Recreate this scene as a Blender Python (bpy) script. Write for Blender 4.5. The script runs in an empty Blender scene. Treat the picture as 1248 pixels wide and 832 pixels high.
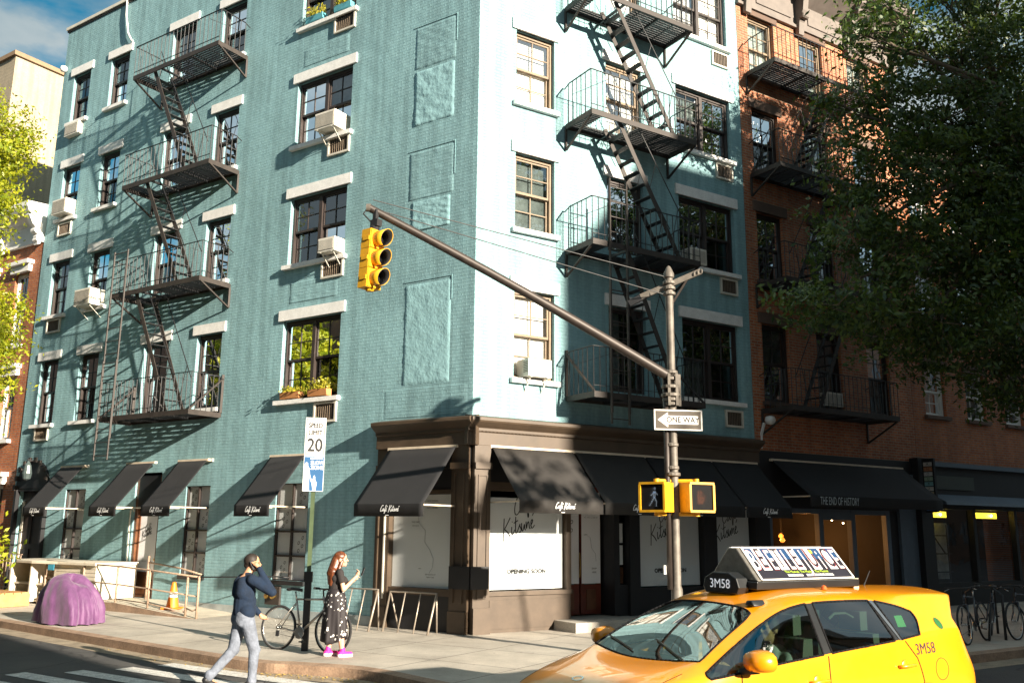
import bpy, bmesh, math, random
import numpy as np
from mathutils import Vector, Matrix, Quaternion
random.seed(7); RNG=np.random.default_rng(7)
R=math.radians
SC=bpy.context.scene
COL=SC.collection
# ---------------------------------------------------------------- frames (metres)
HL,HR_=-56.634,57.869
P0=(-0.7511,17.4632)
def hv(deg): a=R(deg); return (math.sin(a),math.cos(a))
DL=hv(HL); NL=hv(HL-90); DR=hv(HR_); NR=hv(HR_+90)
def FL(s,o,z): return (P0[0]+s*DL[0]+o*NL[0], P0[1]+s*DL[1]+o*NL[1], z)
def FR(s,o,z): return (P0[0]+s*DR[0]+o*NR[0], P0[1]+s*DR[1]+o*NR[1], z)
def FW(x,y,z): return (x,y,z)
G=0.15                                   # pavement level
# ---------------------------------------------------------------- node materials
MATS={}
def _nt(name):
    m=bpy.data.materials.new(name); m.use_nodes=True; nt=m.node_tree; nt.nodes.clear()
    out=nt.nodes.new('ShaderNodeOutputMaterial'); return m,nt,out
def N(nt,t,**kw):
    n=nt.nodes.new(t)
    for k,v in kw.items():
        if k in n.inputs: n.inputs[k].default_value=v
        else: setattr(n,k,v)
    return n
def c4(c): return (c[0],c[1],c[2],1.0)
def ramp(nt,src,p0,p1,c0,c1):
    r=N(nt,'ShaderNodeValToRGB'); r.color_ramp.elements[0].position=p0; r.color_ramp.elements[1].position=p1
    r.color_ramp.elements[0].color=c4(c0); r.color_ramp.elements[1].color=c4(c1)
    nt.links.new(src,r.inputs[0]); return r.outputs[0]
def mixc(nt,fac,a,b,mode='MIX'):
    m=N(nt,'ShaderNodeMix',data_type='RGBA',blend_type=mode)
    for v,i in ((fac,0),(a,6),(b,7)):
        if hasattr(v,'is_linked'): nt.links.new(v,m.inputs[i])
        else: m.inputs[i].default_value=v if i==0 else c4(v)
    return m.outputs[2]
def M(name,col,rough=.6,metal=0.,var=.18,vs=3.,bump=0.,bs=40.,coat=0.,spec=.5,fine=.0,emit=None,es=0.,sheen=0.):
    if name in MATS: return MATS[name]
    m,nt,out=_nt(name); L=nt.links
    b=N(nt,'ShaderNodeBsdfPrincipled',Roughness=rough,Metallic=metal); b.inputs['Coat Weight'].default_value=coat
    b.inputs['Specular IOR Level'].default_value=spec; b.inputs['Coat Roughness'].default_value=.04
    if sheen: b.inputs['Sheen Weight'].default_value=sheen
    tc=N(nt,'ShaderNodeTexCoord')
    if var>0:
        n=N(nt,'ShaderNodeTexNoise',Scale=vs,Detail=6.,Roughness=.62); L.new(tc.outputs['Object'],n.inputs['Vector'])
        lo=[c*(1-var) for c in col]; hi=[min(1,c*(1+var)) for c in col]
        o=ramp(nt,n.outputs[0],.3,.7,lo,hi)
        if fine>0:
            n2=N(nt,'ShaderNodeTexNoise',Scale=bs*2,Detail=2.); L.new(tc.outputs['Object'],n2.inputs['Vector'])
            g=ramp(nt,n2.outputs[0],.35,.65,(1-fine,)*3,(1+fine*.5,)*3); o=mixc(nt,1.,o,g,'MULTIPLY')
        L.new(o,b.inputs['Base Color'])
        rr=N(nt,'ShaderNodeMapRange'); rr.inputs[3].default_value=max(0,rough-.08); rr.inputs[4].default_value=min(1,rough+.1)
        L.new(n.outputs[0],rr.inputs[0]); L.new(rr.outputs[0],b.inputs['Roughness'])
    else: b.inputs['Base Color'].default_value=c4(col)
    if bump>0:
        n3=N(nt,'ShaderNodeTexNoise',Scale=bs,Detail=5.); L.new(tc.outputs['Object'],n3.inputs['Vector'])
        bp=N(nt,'ShaderNodeBump',Distance=bump); bp.inputs['Strength'].default_value=1.
        L.new(n3.outputs[0],bp.inputs['Height']); L.new(bp.outputs[0],b.inputs['Normal'])
    if emit: b.inputs['Emission Color'].default_value=c4(emit); b.inputs['Emission Strength'].default_value=es
    L.new(b.outputs[0],out.inputs[0]); MATS[name]=m; return m
def brick_mat(name,c1,c2,mortar,painted=False,bw=.21,rh=.072,ms=.011,dist=.006,stain=.25,noised=.0025):
    m,nt,out=_nt(name); L=nt.links
    b=N(nt,'ShaderNodeBsdfPrincipled',Roughness=.75); uv=N(nt,'ShaderNodeUVMap'); tc=N(nt,'ShaderNodeTexCoord')
    wob=N(nt,'ShaderNodeTexNoise',Scale=9.,Detail=2.); L.new(uv.outputs[0],wob.inputs['Vector'])
    mx=N(nt,'ShaderNodeMix',data_type='RGBA',blend_type='LINEAR_LIGHT'); mx.inputs[0].default_value=.006
    L.new(uv.outputs[0],mx.inputs[6]); L.new(wob.outputs[1],mx.inputs[7])
    br=N(nt,'ShaderNodeTexBrick'); br.inputs['Scale'].default_value=1.; br.inputs['Brick Width'].default_value=bw
    br.inputs['Row Height'].default_value=rh; br.inputs['Mortar Size'].default_value=ms; br.inputs['Mortar Smooth'].default_value=.35
    br.inputs['Color1'].default_value=c4(c1); br.inputs['Color2'].default_value=c4(c2); br.inputs['Mortar'].default_value=c4(mortar)
    br.inputs['Bias'].default_value=-.1
    L.new(mx.outputs[2],br.inputs['Vector'])
    n=N(nt,'ShaderNodeTexNoise',Scale=.55,Detail=8.,Roughness=.65); L.new(tc.outputs['Object'],n.inputs['Vector'])
    g=ramp(nt,n.outputs[0],.3,.72,(1-stain,)*3,(1+stain*.35,)*3)
    col=mixc(nt,1.,br.outputs[0],g,'MULTIPLY')
    n4=N(nt,'ShaderNodeTexNoise',Scale=14.,Detail=5.,Roughness=.7); L.new(tc.outputs['Object'],n4.inputs['Vector'])
    col=mixc(nt,1.,col,ramp(nt,n4.outputs[0],.3,.7,(.86,)*3,(1.08,)*3),'MULTIPLY')
    # vertical rain streaks
    mp=N(nt,'ShaderNodeMapping'); mp.inputs['Scale'].default_value=(3.,.18,1.); L.new(uv.outputs[0],mp.inputs[0])
    ns=N(nt,'ShaderNodeTexNoise',Scale=1.6,Detail=5.); L.new(mp.outputs[0],ns.inputs['Vector'])
    col=mixc(nt,1.,col,ramp(nt,ns.outputs[0],.40,.58,(.80,)*3,(1.,)*3),'MULTIPLY')
    L.new(col,b.inputs['Base Color'])
    inv=N(nt,'ShaderNodeMath',operation='MULTIPLY'); inv.inputs[1].default_value=-1.; L.new(br.outputs['Fac'],inv.inputs[0])
    b1=N(nt,'ShaderNodeBump',Distance=dist); L.new(inv.outputs[0],b1.inputs['Height'])
    n3=N(nt,'ShaderNodeTexNoise',Scale=26.,Detail=7.,Roughness=.7); L.new(tc.outputs['Object'],n3.inputs['Vector'])
    b2=N(nt,'ShaderNodeBump',Distance=noised); L.new(n3.outputs[0],b2.inputs['Height']); L.new(b1.outputs[0],b2.inputs['Normal'])
    n5=N(nt,'ShaderNodeTexNoise',Scale=3.,Detail=4.); L.new(tc.outputs['Object'],n5.inputs['Vector'])
    b3=N(nt,'ShaderNodeBump',Distance=noised*4); L.new(n5.outputs[0],b3.inputs['Height']); L.new(b2.outputs[0],b3.inputs['Normal'])
    L.new(b3.outputs[0],b.inputs['Normal'])
    L.new(b.outputs[0],out.inputs[0]); MATS[name]=m; return m
def glass_mat(name,tint=(.8,.85,.84),refl=(.9,.95,1.),wav=.0006,base=.08,k=1.):
    m,nt,out=_nt(name); L=nt.links
    tr=N(nt,'ShaderNodeBsdfTransparent'); tr.inputs[0].default_value=c4(tint)
    gl=N(nt,'ShaderNodeBsdfGlossy',Roughness=.02); gl.inputs[0].default_value=c4(refl)
    fr=N(nt,'ShaderNodeFresnel',IOR=1.5); ad=N(nt,'ShaderNodeMath',operation='ADD'); ad.inputs[1].default_value=base; ad.use_clamp=True
    fm=N(nt,'ShaderNodeMath',operation='MULTIPLY'); fm.inputs[1].default_value=k; L.new(fr.outputs[0],fm.inputs[0]); L.new(fm.outputs[0],ad.inputs[0])
    tc=N(nt,'ShaderNodeTexCoord'); n=N(nt,'ShaderNodeTexNoise',Scale=2.2,Detail=2.); L.new(tc.outputs['Object'],n.inputs['Vector'])
    bp=N(nt,'ShaderNodeBump',Distance=wav*4); L.new(n.outputs[0],bp.inputs['Height']); L.new(bp.outputs[0],gl.inputs['Normal'])
    mx=N(nt,'ShaderNodeMixShader'); L.new(ad.outputs[0],mx.inputs[0]); L.new(tr.outputs[0],mx.inputs[1]); L.new(gl.outputs[0],mx.inputs[2])
    L.new(mx.outputs[0],out.inputs[0]); MATS[name]=m; return m
def leaf_mat(name,c1,c2,trans=.35):
    m,nt,out=_nt(name); L=nt.links
    g=N(nt,'ShaderNodeNewGeometry'); col=ramp(nt,g.outputs['Random Per Island'],0.,1.,c1,c2)
    tc=N(nt,'ShaderNodeTexCoord'); n=N(nt,'ShaderNodeTexNoise',Scale=.8,Detail=3.); L.new(tc.outputs['Object'],n.inputs['Vector'])
    col=mixc(nt,1.,col,ramp(nt,n.outputs[0],.35,.65,(.75,.8,.8),(1.1,1.05,.9)),'MULTIPLY')
    b=N(nt,'ShaderNodeBsdfPrincipled',Roughness=.45); L.new(col,b.inputs['Base Color'])
    t=N(nt,'ShaderNodeBsdfTranslucent'); L.new(col,t.inputs[0])
    mx=N(nt,'ShaderNodeMixShader'); mx.inputs[0].default_value=trans
    L.new(b.outputs[0],mx.inputs[1]); L.new(t.outputs[0],mx.inputs[2]); L.new(mx.outputs[0],out.inputs[0]); MATS[name]=m; return m
# ---------------------------------------------------------------- mesh builder
class MB:
    def __init__(s,F=FW): s.v=[];s.f=[];s.m=[];s.uv=[];s.mats=[];s.F=F
    def mi(s,mat):
        if mat not in s.mats: s.mats.append(mat)
        return s.mats.index(mat)
    def vert(s,a,b,c,uv=None):
        s.v.append(s.F(a,b,c)); s.uv.append(uv if uv else (a,c)); return len(s.v)-1
    def poly(s,pts,mat,uvs=None):
        k=[s.vert(*p,uv=(uvs[i] if uvs else None)) for i,p in enumerate(pts)]; s.f.append(k); s.m.append(s.mi(mat)); return s
    def box(s,a0,a1,b0,b1,c0,c1,mat):
        q=[(a0,b0,c0),(a1,b0,c0),(a1,b1,c0),(a0,b1,c0),(a0,b0,c1),(a1,b0,c1),(a1,b1,c1),(a0,b1,c1)]
        for f,ax in (((0,1,2,3),2),((4,7,6,5),2),((0,4,5,1),1),((1,5,6,2),0),((2,6,7,3),1),((3,7,4,0),0)):
            pts=[q[i] for i in f]
            uv=[(p[0],p[1]) if ax==2 else ((p[0],p[2]) if ax==1 else (p[1],p[2])) for p in pts]
            s.poly(pts,mat,uv)
        return s
    def prism(s,prof,a0,a1,mat,cap=True):            # profile in (b,c) swept along a
        n=len(prof)
        i0=[s.vert(a0,p[0],p[1]) for p in prof]; i1=[s.vert(a1,p[0],p[1]) for p in prof]
        for i in range(n): s.f.append([i0[i],i0[(i+1)%n],i1[(i+1)%n],i1[i]]); s.m.append(s.mi(mat))
        if cap: s.f.append(i0[::-1]); s.m.append(s.mi(mat)); s.f.append(i1); s.m.append(s.mi(mat))
        return s
    def plate(s,poly,b0,b1,mat):                      # polygon in (a,c) with thickness b
        n=len(poly); i0=[s.vert(p[0],b0,p[1]) for p in poly]; i1=[s.vert(p[0],b1,p[1]) for p in poly]
        for i in range(n): s.f.append([i0[i],i0[(i+1)%n],i1[(i+1)%n],i1[i]]); s.m.append(s.mi(mat))
        s.f.append(i0[::-1]); s.m.append(s.mi(mat)); s.f.append(i1); s.m.append(s.mi(mat)); return s
    def tube(s,pts,r,mat,n=8,cap=True,local=True,flat=None):
        P=[Vector(s.F(*p)) if local else Vector(p) for p in pts]; rs=r if isinstance(r,(list,tuple)) else [r]*len(P)
        base=len(s.v); prev=None
        for i,p in enumerate(P):
            d=((P[min(i+1,len(P)-1)]-P[i]).normalized()+(P[i]-P[max(i-1,0)]).normalized())
            d=d.normalized() if d.length>1e-6 else Vector((0,0,1))
            if prev is None: u=d.orthogonal().normalized()
            else:
                u=prev-d*prev.dot(d); u=u.normalized() if u.length>1e-6 else d.orthogonal().normalized()
            prev=u; w=d.cross(u)
            for k in range(n):
                a=2*math.pi*k/n; q=p+(u*math.cos(a)+w*math.sin(a))*rs[i]; s.v.append(tuple(q)); s.uv.append((k/n,i*.1))
        m=s.mi(mat)
        for i in range(len(P)-1):
            for k in range(n):
                a=base+i*n+k; b=base+i*n+(k+1)%n; s.f.append([a,b,b+n,a+n]); s.m.append(m)
        if cap: s.f.append([base+k for k in range(n)][::-1]); s.m.append(m); s.f.append([base+(len(P)-1)*n+k for k in range(n)]); s.m.append(m)
        return s
    def bar(s,p,q,w,h,mat,up=(0,0,1)):                # rectangular bar between two frame points
        a=Vector(s.F(*p)); b=Vector(s.F(*q)); d=(b-a).normalized(); U=Vector(up)
        side=d.cross(U); side=side.normalized() if side.length>1e-4 else d.orthogonal().normalized()
        u2=side.cross(d).normalized(); base=len(s.v)
        for P in (a,b):
            for x,y in ((-1,-1),(1,-1),(1,1),(-1,1)): s.v.append(tuple(P+side*x*w/2+u2*y*h/2)); s.uv.append((x*w,y*h))
        m=s.mi(mat)
        for f in ((0,1,2,3),(7,6,5,4),(0,4,5,1),(1,5,6,2),(2,6,7,3),(3,7,4,0)): s.f.append([base+i for i in f]); s.m.append(m)
        return s
    def lathe(s,prof,ctr,mat,n=24,axis='z',cap=True):  # prof (r,h) about a frame point
        base=len(s.v); c=ctr
        for r,h in prof:
            for k in range(n):
                a=2*math.pi*k/n; x,y=r*math.cos(a),r*math.sin(a)
                p=(c[0]+x,c[1]+y,c[2]+h) if axis=='z' else ((c[0]+x,c[1]+h,c[2]+y) if axis=='y' else (c[0]+h,c[1]+x,c[2]+y))
                s.v.append(s.F(*p)); s.uv.append((k/n,h))
        m=s.mi(mat)
        for i in range(len(prof)-1):
            for k in range(n): a=base+i*n+k; b=base+i*n+(k+1)%n; s.f.append([a,b,b+n,a+n]); s.m.append(m)
        if cap:
            if prof[0][0]>1e-5: s.f.append([base+k for k in range(n)]); s.m.append(m)
            if prof[-1][0]>1e-5: s.f.append([base+(len(prof)-1)*n+k for k in range(n)]); s.m.append(m)
        return s
    def add(s,o):
        b=len(s.v); s.v+=o.v; s.uv+=o.uv
        for f,m in zip(o.f,o.m): s.f.append([i+b for i in f]); s.m.append(s.mi(o.mats[m]))
        return s
    def build(s,name,parent=None,smooth=False,bevel=0.,origin=None,angle=None,merge=False):
        og=ORG.get(parent.name,(0,0,0)) if parent else (origin or (0,0,0))
        me=bpy.data.meshes.new(name)
        me.from_pydata([(v[0]-og[0],v[1]-og[1],v[2]-og[2]) for v in s.v],[],s.f)
        for m in s.mats: me.materials.append(m)
        me.polygons.foreach_set('material_index',s.m)
        ul=me.uv_layers.new(name='UVMap'); li=np.empty(len(me.loops),dtype=np.int32); me.loops.foreach_get('vertex_index',li)
        ul.data.foreach_set('uv',np.array(s.uv,dtype=np.float32)[li].ravel())
        bm=bmesh.new(); bm.from_mesh(me)
        if merge: bmesh.ops.remove_doubles(bm,verts=bm.verts,dist=merge if merge is not True else .0005)
        bmesh.ops.recalc_face_normals(bm,faces=bm.faces); bm.to_mesh(me); bm.free()
        if smooth: me.polygons.foreach_set('use_smooth',[True]*len(me.polygons))
        o=bpy.data.objects.new(name,me); COL.objects.link(o)
        if parent: o.parent=parent
        else: o.location=og
        ORG[o.name]=og
        if smooth and angle:
            try: me.set_sharp_from_angle(angle=R(angle))
            except Exception: pass
        if bevel>0:
            b=o.modifiers.new('bevel','BEVEL'); b.width=bevel; b.segments=2; b.limit_method='ANGLE'; b.angle_limit=R(50)
        return o
ORG={}
def tag(o,label=None,cat=None,group=None,kind=None):
    if label: o['label']=label
    if cat: o['category']=cat
    if group: o['group']=group
    if kind: o['kind']=kind
    return o
def thing(name,loc,label,cat,group=None,rz=0.):
    o=bpy.data.objects.new(name,None); o.empty_display_size=.3; COL.objects.link(o); o.location=loc; o.rotation_euler=(0,0,rz)
    ORG[o.name]=tuple(loc) if rz==0 else (0,0,0)
    return tag(o,label,cat,group)
def lthing(name,loc,label,cat,group=None,rz=0.):      # parts given in local coordinates
    o=thing(name,loc,label,cat,group,rz); ORG[o.name]=(0,0,0); return o
def struct(o): o['kind']='structure'; return o
def copy_tree(o,parent=None):
    c=o.copy(); COL.objects.link(c); c.parent=parent
    for ch in list(o.children): copy_tree(ch,c)
    return c
def text_verts(txt,size,shear=0.,spx=1.):
    cu=bpy.data.curves.new('lettering','FONT'); cu.body=txt; cu.size=size; cu.align_x='CENTER'; cu.align_y='CENTER'; cu.shear=shear; cu.resolution_u=3
    cu.space_character=spx
    ob=bpy.data.objects.new('lettering',cu); COL.objects.link(ob)
    bpy.context.view_layer.update(); dg=bpy.context.evaluated_depsgraph_get()
    me=bpy.data.meshes.new_from_object(ob.evaluated_get(dg))
    V=[tuple(v.co) for v in me.vertices]; Fc=[list(p.vertices) for p in me.polygons]
    bpy.data.objects.remove(ob); bpy.data.meshes.remove(me); bpy.data.curves.remove(cu); return V,Fc
def put_text(mb,txt,size,s,o,z,mat,dirn=1,shear=0.,sx=1.,spx=1.,tilt=0.,fn=None,bold=0.):
    if bold and not fn:
        for k,(dx,dz) in enumerate(((-bold,0),(bold,0),(0,-bold),(0,bold))): put_text(mb,txt,size,s+dx,o+.00012*k,z+dz,mat,dirn,shear,sx,spx,tilt)
        return
    V,Fc=text_verts(txt,size,shear,spx); b=len(mb.v); m=mb.mi(mat); ct,st=math.cos(tilt),math.sin(tilt)
    for v in V:
        x=v[0]*sx; y=v[1]; x,y=x*ct-y*st,x*st+y*ct
        p=fn(x,y) if fn else (s+dirn*x,o,z+y)
        mb.v.append(mb.F(*p)); mb.uv.append((v[0],v[1]))
    for f in Fc: mb.f.append([i+b for i in f]); mb.m.append(m)
# hand written cafe script, one stroke list per word
CAFE=[[(1.4,1.75),(1.15,2.0),(.7,1.8),(.3,1.1),(.15,.4),(.35,0),(.75,.05),(1.1,.4)],
 [(1.95,.85),(1.6,.95),(1.3,.55),(1.3,.1),(1.55,.1),(1.95,.9),(1.85,.2),(2.1,.1),(2.5,.8)],
 [(2.5,.8),(2.95,1.9),(2.8,2.05),(2.6,1.4),(2.4,-.6),(2.55,-.7),(2.65,-.1),(2.9,.45)],
 [(2.9,.45),(3.3,.75),(3.25,1.),(3.0,.8),(2.95,.25),(3.15,.02),(3.6,.3)],[(3.3,1.35),(3.65,1.7)]]
KITS=[[(.35,2.),(.2,1.),(0,-.35)],[(1.35,1.9),(.7,1.25),(.25,.85),(.7,.6),(1.2,-.1)],
 [(1.5,.9),(1.4,.15),(1.6,.05),(1.95,.5)],[(1.6,1.35),(1.66,1.42)],[(2.25,1.8),(2.05,.3),(2.2,.02),(2.5,.4)],[(1.85,1.2),(2.6,1.35)],
 [(2.5,.4),(2.95,1.),(2.8,.75),(3.05,.3),(2.85,.02),(2.6,.15)],[(3.15,.95),(3.1,.25),(3.3,.02),(3.65,.9),(3.6,.2),(3.8,.1)],
 [(3.9,.95),(3.88,.05),(4.1,.75),(4.35,.92),(4.4,.1),(4.6,.1)],[(4.6,.35),(5.05,.75),(4.95,1.),(4.7,.8),(4.68,.2),(4.9,.02),(5.3,.3)],[(5.0,1.35),(5.35,1.7)]]
def strokes(mb,word,x0,y0,h,o,mat,dirn=1,w=.1,tilt=0.,shear=.25,fn=None,s=0,z=0,sxx=.8):
    k=h/2.; ct,st=math.cos(tilt),math.sin(tilt); m=mb.mi(mat)
    def smooth(p):
        for _ in range(2):
            q=[p[0]]
            for a,b in zip(p,p[1:]): q+= [(a[0]*.75+b[0]*.25,a[1]*.75+b[1]*.25),(a[0]*.25+b[0]*.75,a[1]*.25+b[1]*.75)]
            p=q+[p[-1]]
        return p
    for st_ in word:
        p=smooth(st_) if len(st_)>2 else st_
        base=len(mb.v)
        for i,(x,y) in enumerate(p):
            a=p[max(i-1,0)]; b=p[min(i+1,len(p)-1)]; dx,dy=b[0]-a[0],b[1]-a[1]; l=math.hypot(dx,dy) or 1
            ww=w*(.75+.5*abs(dy)/l)
            for sg in (1,-1):
                X=(x-sg*dy/l*ww/2); Y=(y+sg*dx/l*ww/2); X=(X+shear*Y)*sxx
                X,Y=X*k,Y*k; X,Y=x0+X*ct-Y*st,y0+X*st+Y*ct
                mb.v.append(mb.F(*(fn(X,Y) if fn else (s+dirn*X,o,z+Y)))); mb.uv.append((X,Y))
        for i in range(len(p)-1): a=base+2*i; mb.f.append([a,a+1,a+3,a+2]); mb.m.append(m)
def cafe_line(mb,h,s,o,z,mat,dirn=1,w=.25,fn=None):
    strokes(mb,CAFE,-1.55*h,0,h,o,mat,dirn,w,s=s,z=z,fn=fn); strokes(mb,KITS,.25*h,0,h,o,mat,dirn,w,s=s,z=z,fn=fn)
# ---------------------------------------------------------------- palette
TEAL=brick_mat('painted teal brick',(.262,.455,.49),(.277,.47,.505),(.24,.425,.46),dist=.0045,stain=.20,noised=.003)
TEALP=M('teal paint rough render',(.262,.455,.49),.8,bump=.012,bs=7.,var=.12)
TEALS=M('teal paint smooth',(.267,.46,.495),.7,bump=.003,bs=9.)
REDB=brick_mat('orange red brick',(.52,.16,.05),(.38,.10,.035),(.30,.22,.16),stain=.3)
DRKB=brick_mat('weathered red brick',(.56,.175,.07),(.36,.095,.04),(.40,.30,.20),stain=.3)
STONE=M('whitewashed stone',(.80,.79,.77),.8,var=.10,vs=6,bump=.003,bs=30,fine=.1)
TRIM=M('cream trim paint',(.60,.56,.48),.6)
BLK=M('black iron paint',(.018,.018,.02),.5,var=.3,vs=8,bump=.0008,bs=60)
RUSTY=M('worn dark iron',(.034,.026,.022),.6,var=.35,vs=6)
FRAMED=M('dark window frame',(.035,.025,.022),.5,var=.2)
FRAMEB=M('brown window frame',(.20,.14,.085),.55,var=.2)
FRAMEW=M('white window frame',(.7,.69,.66),.5,var=.05)
FAB=M('black awning canvas',(.014,.014,.016),.85,var=.15,vs=5,bump=.0015,bs=200)
FABW=M('sunlit black awning canvas',(.03,.027,.025),.8,var=.2,vs=4,bump=.0015,bs=200)  # lighter copy of the awning canvas, sunlight put into its colour
SHOP=M('dark brown shopfront paint',(.075,.051,.033),.5,var=.2,bump=.0008,bs=20)
SHOPB=M('black shopfront paint',(.012,.012,.014),.5,var=.2)
WHT=M('white paint',(.78,.77,.74),.55,var=.06)
WHTE=M('white lettering',(.85,.85,.85),.6,var=0)
INK=M('black lettering',(.01,.01,.012),.6,var=0)
GREYI=M('grey lettering',(.33,.33,.35),.6,var=0)
PAPER=M('white window film',(.84,.84,.86),.5,var=.04,vs=.8,bump=.0015,bs=1.5)
WOOD=M('varnished brown wood',(.13,.05,.02),.4,var=.35,vs=5,coat=.3)
REDW=M('red varnished wood',(.13,.025,.012),.35,var=.25,vs=5,coat=.4)
GLASS=glass_mat('window glass',tint=(.55,.6,.58),base=.12)
GLASSB=glass_mat('window glass over blind',tint=(.92,.93,.92),base=.02,k=.5)
GLASSC=glass_mat('clear shop glass',tint=(.88,.9,.89),base=.0,k=.22)
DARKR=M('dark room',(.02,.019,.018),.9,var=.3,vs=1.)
BLIND=M('white window blind',(.80,.79,.76),.8,var=.05,vs=2.)
CURT=M('pale curtain',(.35,.37,.38),.85,var=.35,vs=4.)
GALV=M('galvanised steel',(.42,.41,.39),.42,metal=.85,var=.2,vs=12,bump=.0006,bs=30)
BRASS=M('brass fitting',(.5,.33,.1),.35,metal=.9)
ACW=M('cream appliance casing',(.70,.66,.58),.5,var=.12,vs=6)
ACG=M('brown louvre grille',(.16,.12,.085),.6,var=.25)
SIGY=M('signal yellow paint',(.78,.40,.02),.42,var=.08,vs=8)
# ---------------------------------------------------------------- walls with openings
def wall_mesh(mb,s0,s1,z0,z1,holes,mat,o=0.,rev=.16,revmat=None,inner=True):
    S=sorted({s0,s1,*[h[0] for h in holes],*[h[1] for h in holes]}); Z=sorted({z0,z1,*[h[2] for h in holes],*[h[3] for h in holes]})
    S=[x for x in S if s0<=x<=s1]; Z=[x for x in Z if z0<=x<=z1]
    for a,b in zip(S,S[1:]):
        for c,d in zip(Z,Z[1:]):
            x,y=(a+b)/2,(c+d)/2
            if any(h[0]<x<h[1] and h[2]<y<h[3] for h in holes): continue
            mb.poly([(a,o,c),(b,o,c),(b,o,d),(a,o,d)],mat)
    for h in holes:
        r=revmat or mat; a,b,c,d=h[:4]; i=o-rev
        mb.poly([(a,o,c),(a,i,c),(a,i,d),(a,o,d)],r,[(0,c),(rev,c),(rev,d),(0,d)])
        mb.poly([(b,o,c),(b,i,c),(b,i,d),(b,o,d)],r,[(0,c),(rev,c),(rev,d),(0,d)])
        mb.poly([(a,o,d),(b,o,d),(b,i,d),(a,i,d)],r,[(a,0),(b,0),(b,rev),(a,rev)])
        mb.poly([(a,o,c),(b,o,c),(b,i,c),(a,i,c)],r,[(a,0),(b,0),(b,rev),(a,rev)])
def sash_window(F,par,s0,s1,z0,z1,fm,pm,o=-.16,n=1,cols=2,rows=2,lintel=None,sill=None,lm=None,backing=None,bo=-.245,name='window',over=.13,lower_rows=2,bars=True,fw=.06):
    fr=MB(F); e=.004
    fr.box(s0+e,s0+fw,o-.05,o+.06,z0+e,z1-e,fm); fr.box(s1-fw,s1-e,o-.05,o+.06,z0+e,z1-e,fm)
    fr.box(s0+fw,s1-fw,o-.05,o+.06,z1-fw-.02,z1-e,fm); fr.box(s0+fw,s1-fw,o-.05,o+.06,z0+e,z0+fw,fm)
    W=(s1-s0)/n
    pn=MB(F); zm=z0+(z1-z0)*.5
    for i in range(n):
        a=s0+i*W; b=a+W
        if i: fr.box(a-.05,a+.05,o-.05,o+.07,z0+fw,z1-fw-.02,fm)
        a0=a+(fw if i==0 else .05); b0=b-(fw if i==n-1 else .05)
        for k,(c,d,oo,rr) in enumerate(((z0+fw,zm+.02,o-.04,lower_rows),(zm-.02,z1-fw-.02,o+.012,rows))):
            t=.042
            for q in ((a0,a0+t,c,d),(b0-t,b0,c,d)): fr.box(q[0],q[1],oo-.018,oo+.018,q[2],q[3],fm)
            for q in ((a0+t,b0-t,c,c+t+.01),(a0+t,b0-t,d-t,d)): fr.box(q[0],q[1],oo-.018,oo+.018,q[2],q[3],fm)
            if bars:
                for j in range(1,cols): x=a0+(b0-a0)*j/cols; fr.box(x-.011,x+.011,oo-.012,oo+.012,c+t,d-t,fm)
                for j in range(1,rr): y=c+(d-c)*j/rr; fr.box(a0+t,b0-t,oo-.0115,oo+.0115,y-.011,y+.011,fm)
            tl=random.uniform(-.004,.004)
            pn.poly([(a0+t*.5,oo-.002,c+t*.5),(b0-t*.5,oo-.002+tl,c+t*.5),(b0-t*.5,oo-.001+tl,d-t*.5),(a0+t*.5,oo-.002,d-t*.5)],pm)
    w=fr.build(name,par); pn.build('pane',w)
    if backing:
        for (mt,a,b,c,d) in backing:
            q=MB(F); q.poly([(s0+(s1-s0)*a,bo,z0+(z1-z0)*c),(s0+(s1-s0)*b,bo,z0+(z1-z0)*c),(s0+(s1-s0)*b,bo,z0+(z1-z0)*d),(s0+(s1-s0)*a,bo,z0+(z1-z0)*d)],mt)
            q.build('blind' if mt is BLIND else 'curtain',w)
    if lintel:
        q=MB(F); q.box(s0-over,s1+over,-.05,.045,z1+.0,z1+lintel,lm or STONE); q.build('lintel',w,bevel=.01)
    if sill:
        q=MB(F); q.box(s0-.09,s1+.09,-.13,.10,z0-.10,z0-.003,lm or STONE); q.build('sill',w,bevel=.008)
    return w
def vent(F,par,s0,s1,z0,z1):
    q=MB(F); t=.045
    for b in ((s0,s1,z1-t,z1),(s0,s1,z0,z0+t),(s0,s0+t,z0+t,z1-t),(s1-t,s1,z0+t,z1-t)): q.box(b[0],b[1],.002,.05,b[2],b[3],TRIM)
    q.box(s0+t,s1-t,.003,.012,z0+t,z1-t,DARKR)
    n=9
    for i in range(n): x=s0+t+(s1-s0-2*t)*(i+.5)/n; q.box(x-.008,x+.008,.012,.03,z0+t,z1-t,ACG)
    return q.build('vent_grille',par)
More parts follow.
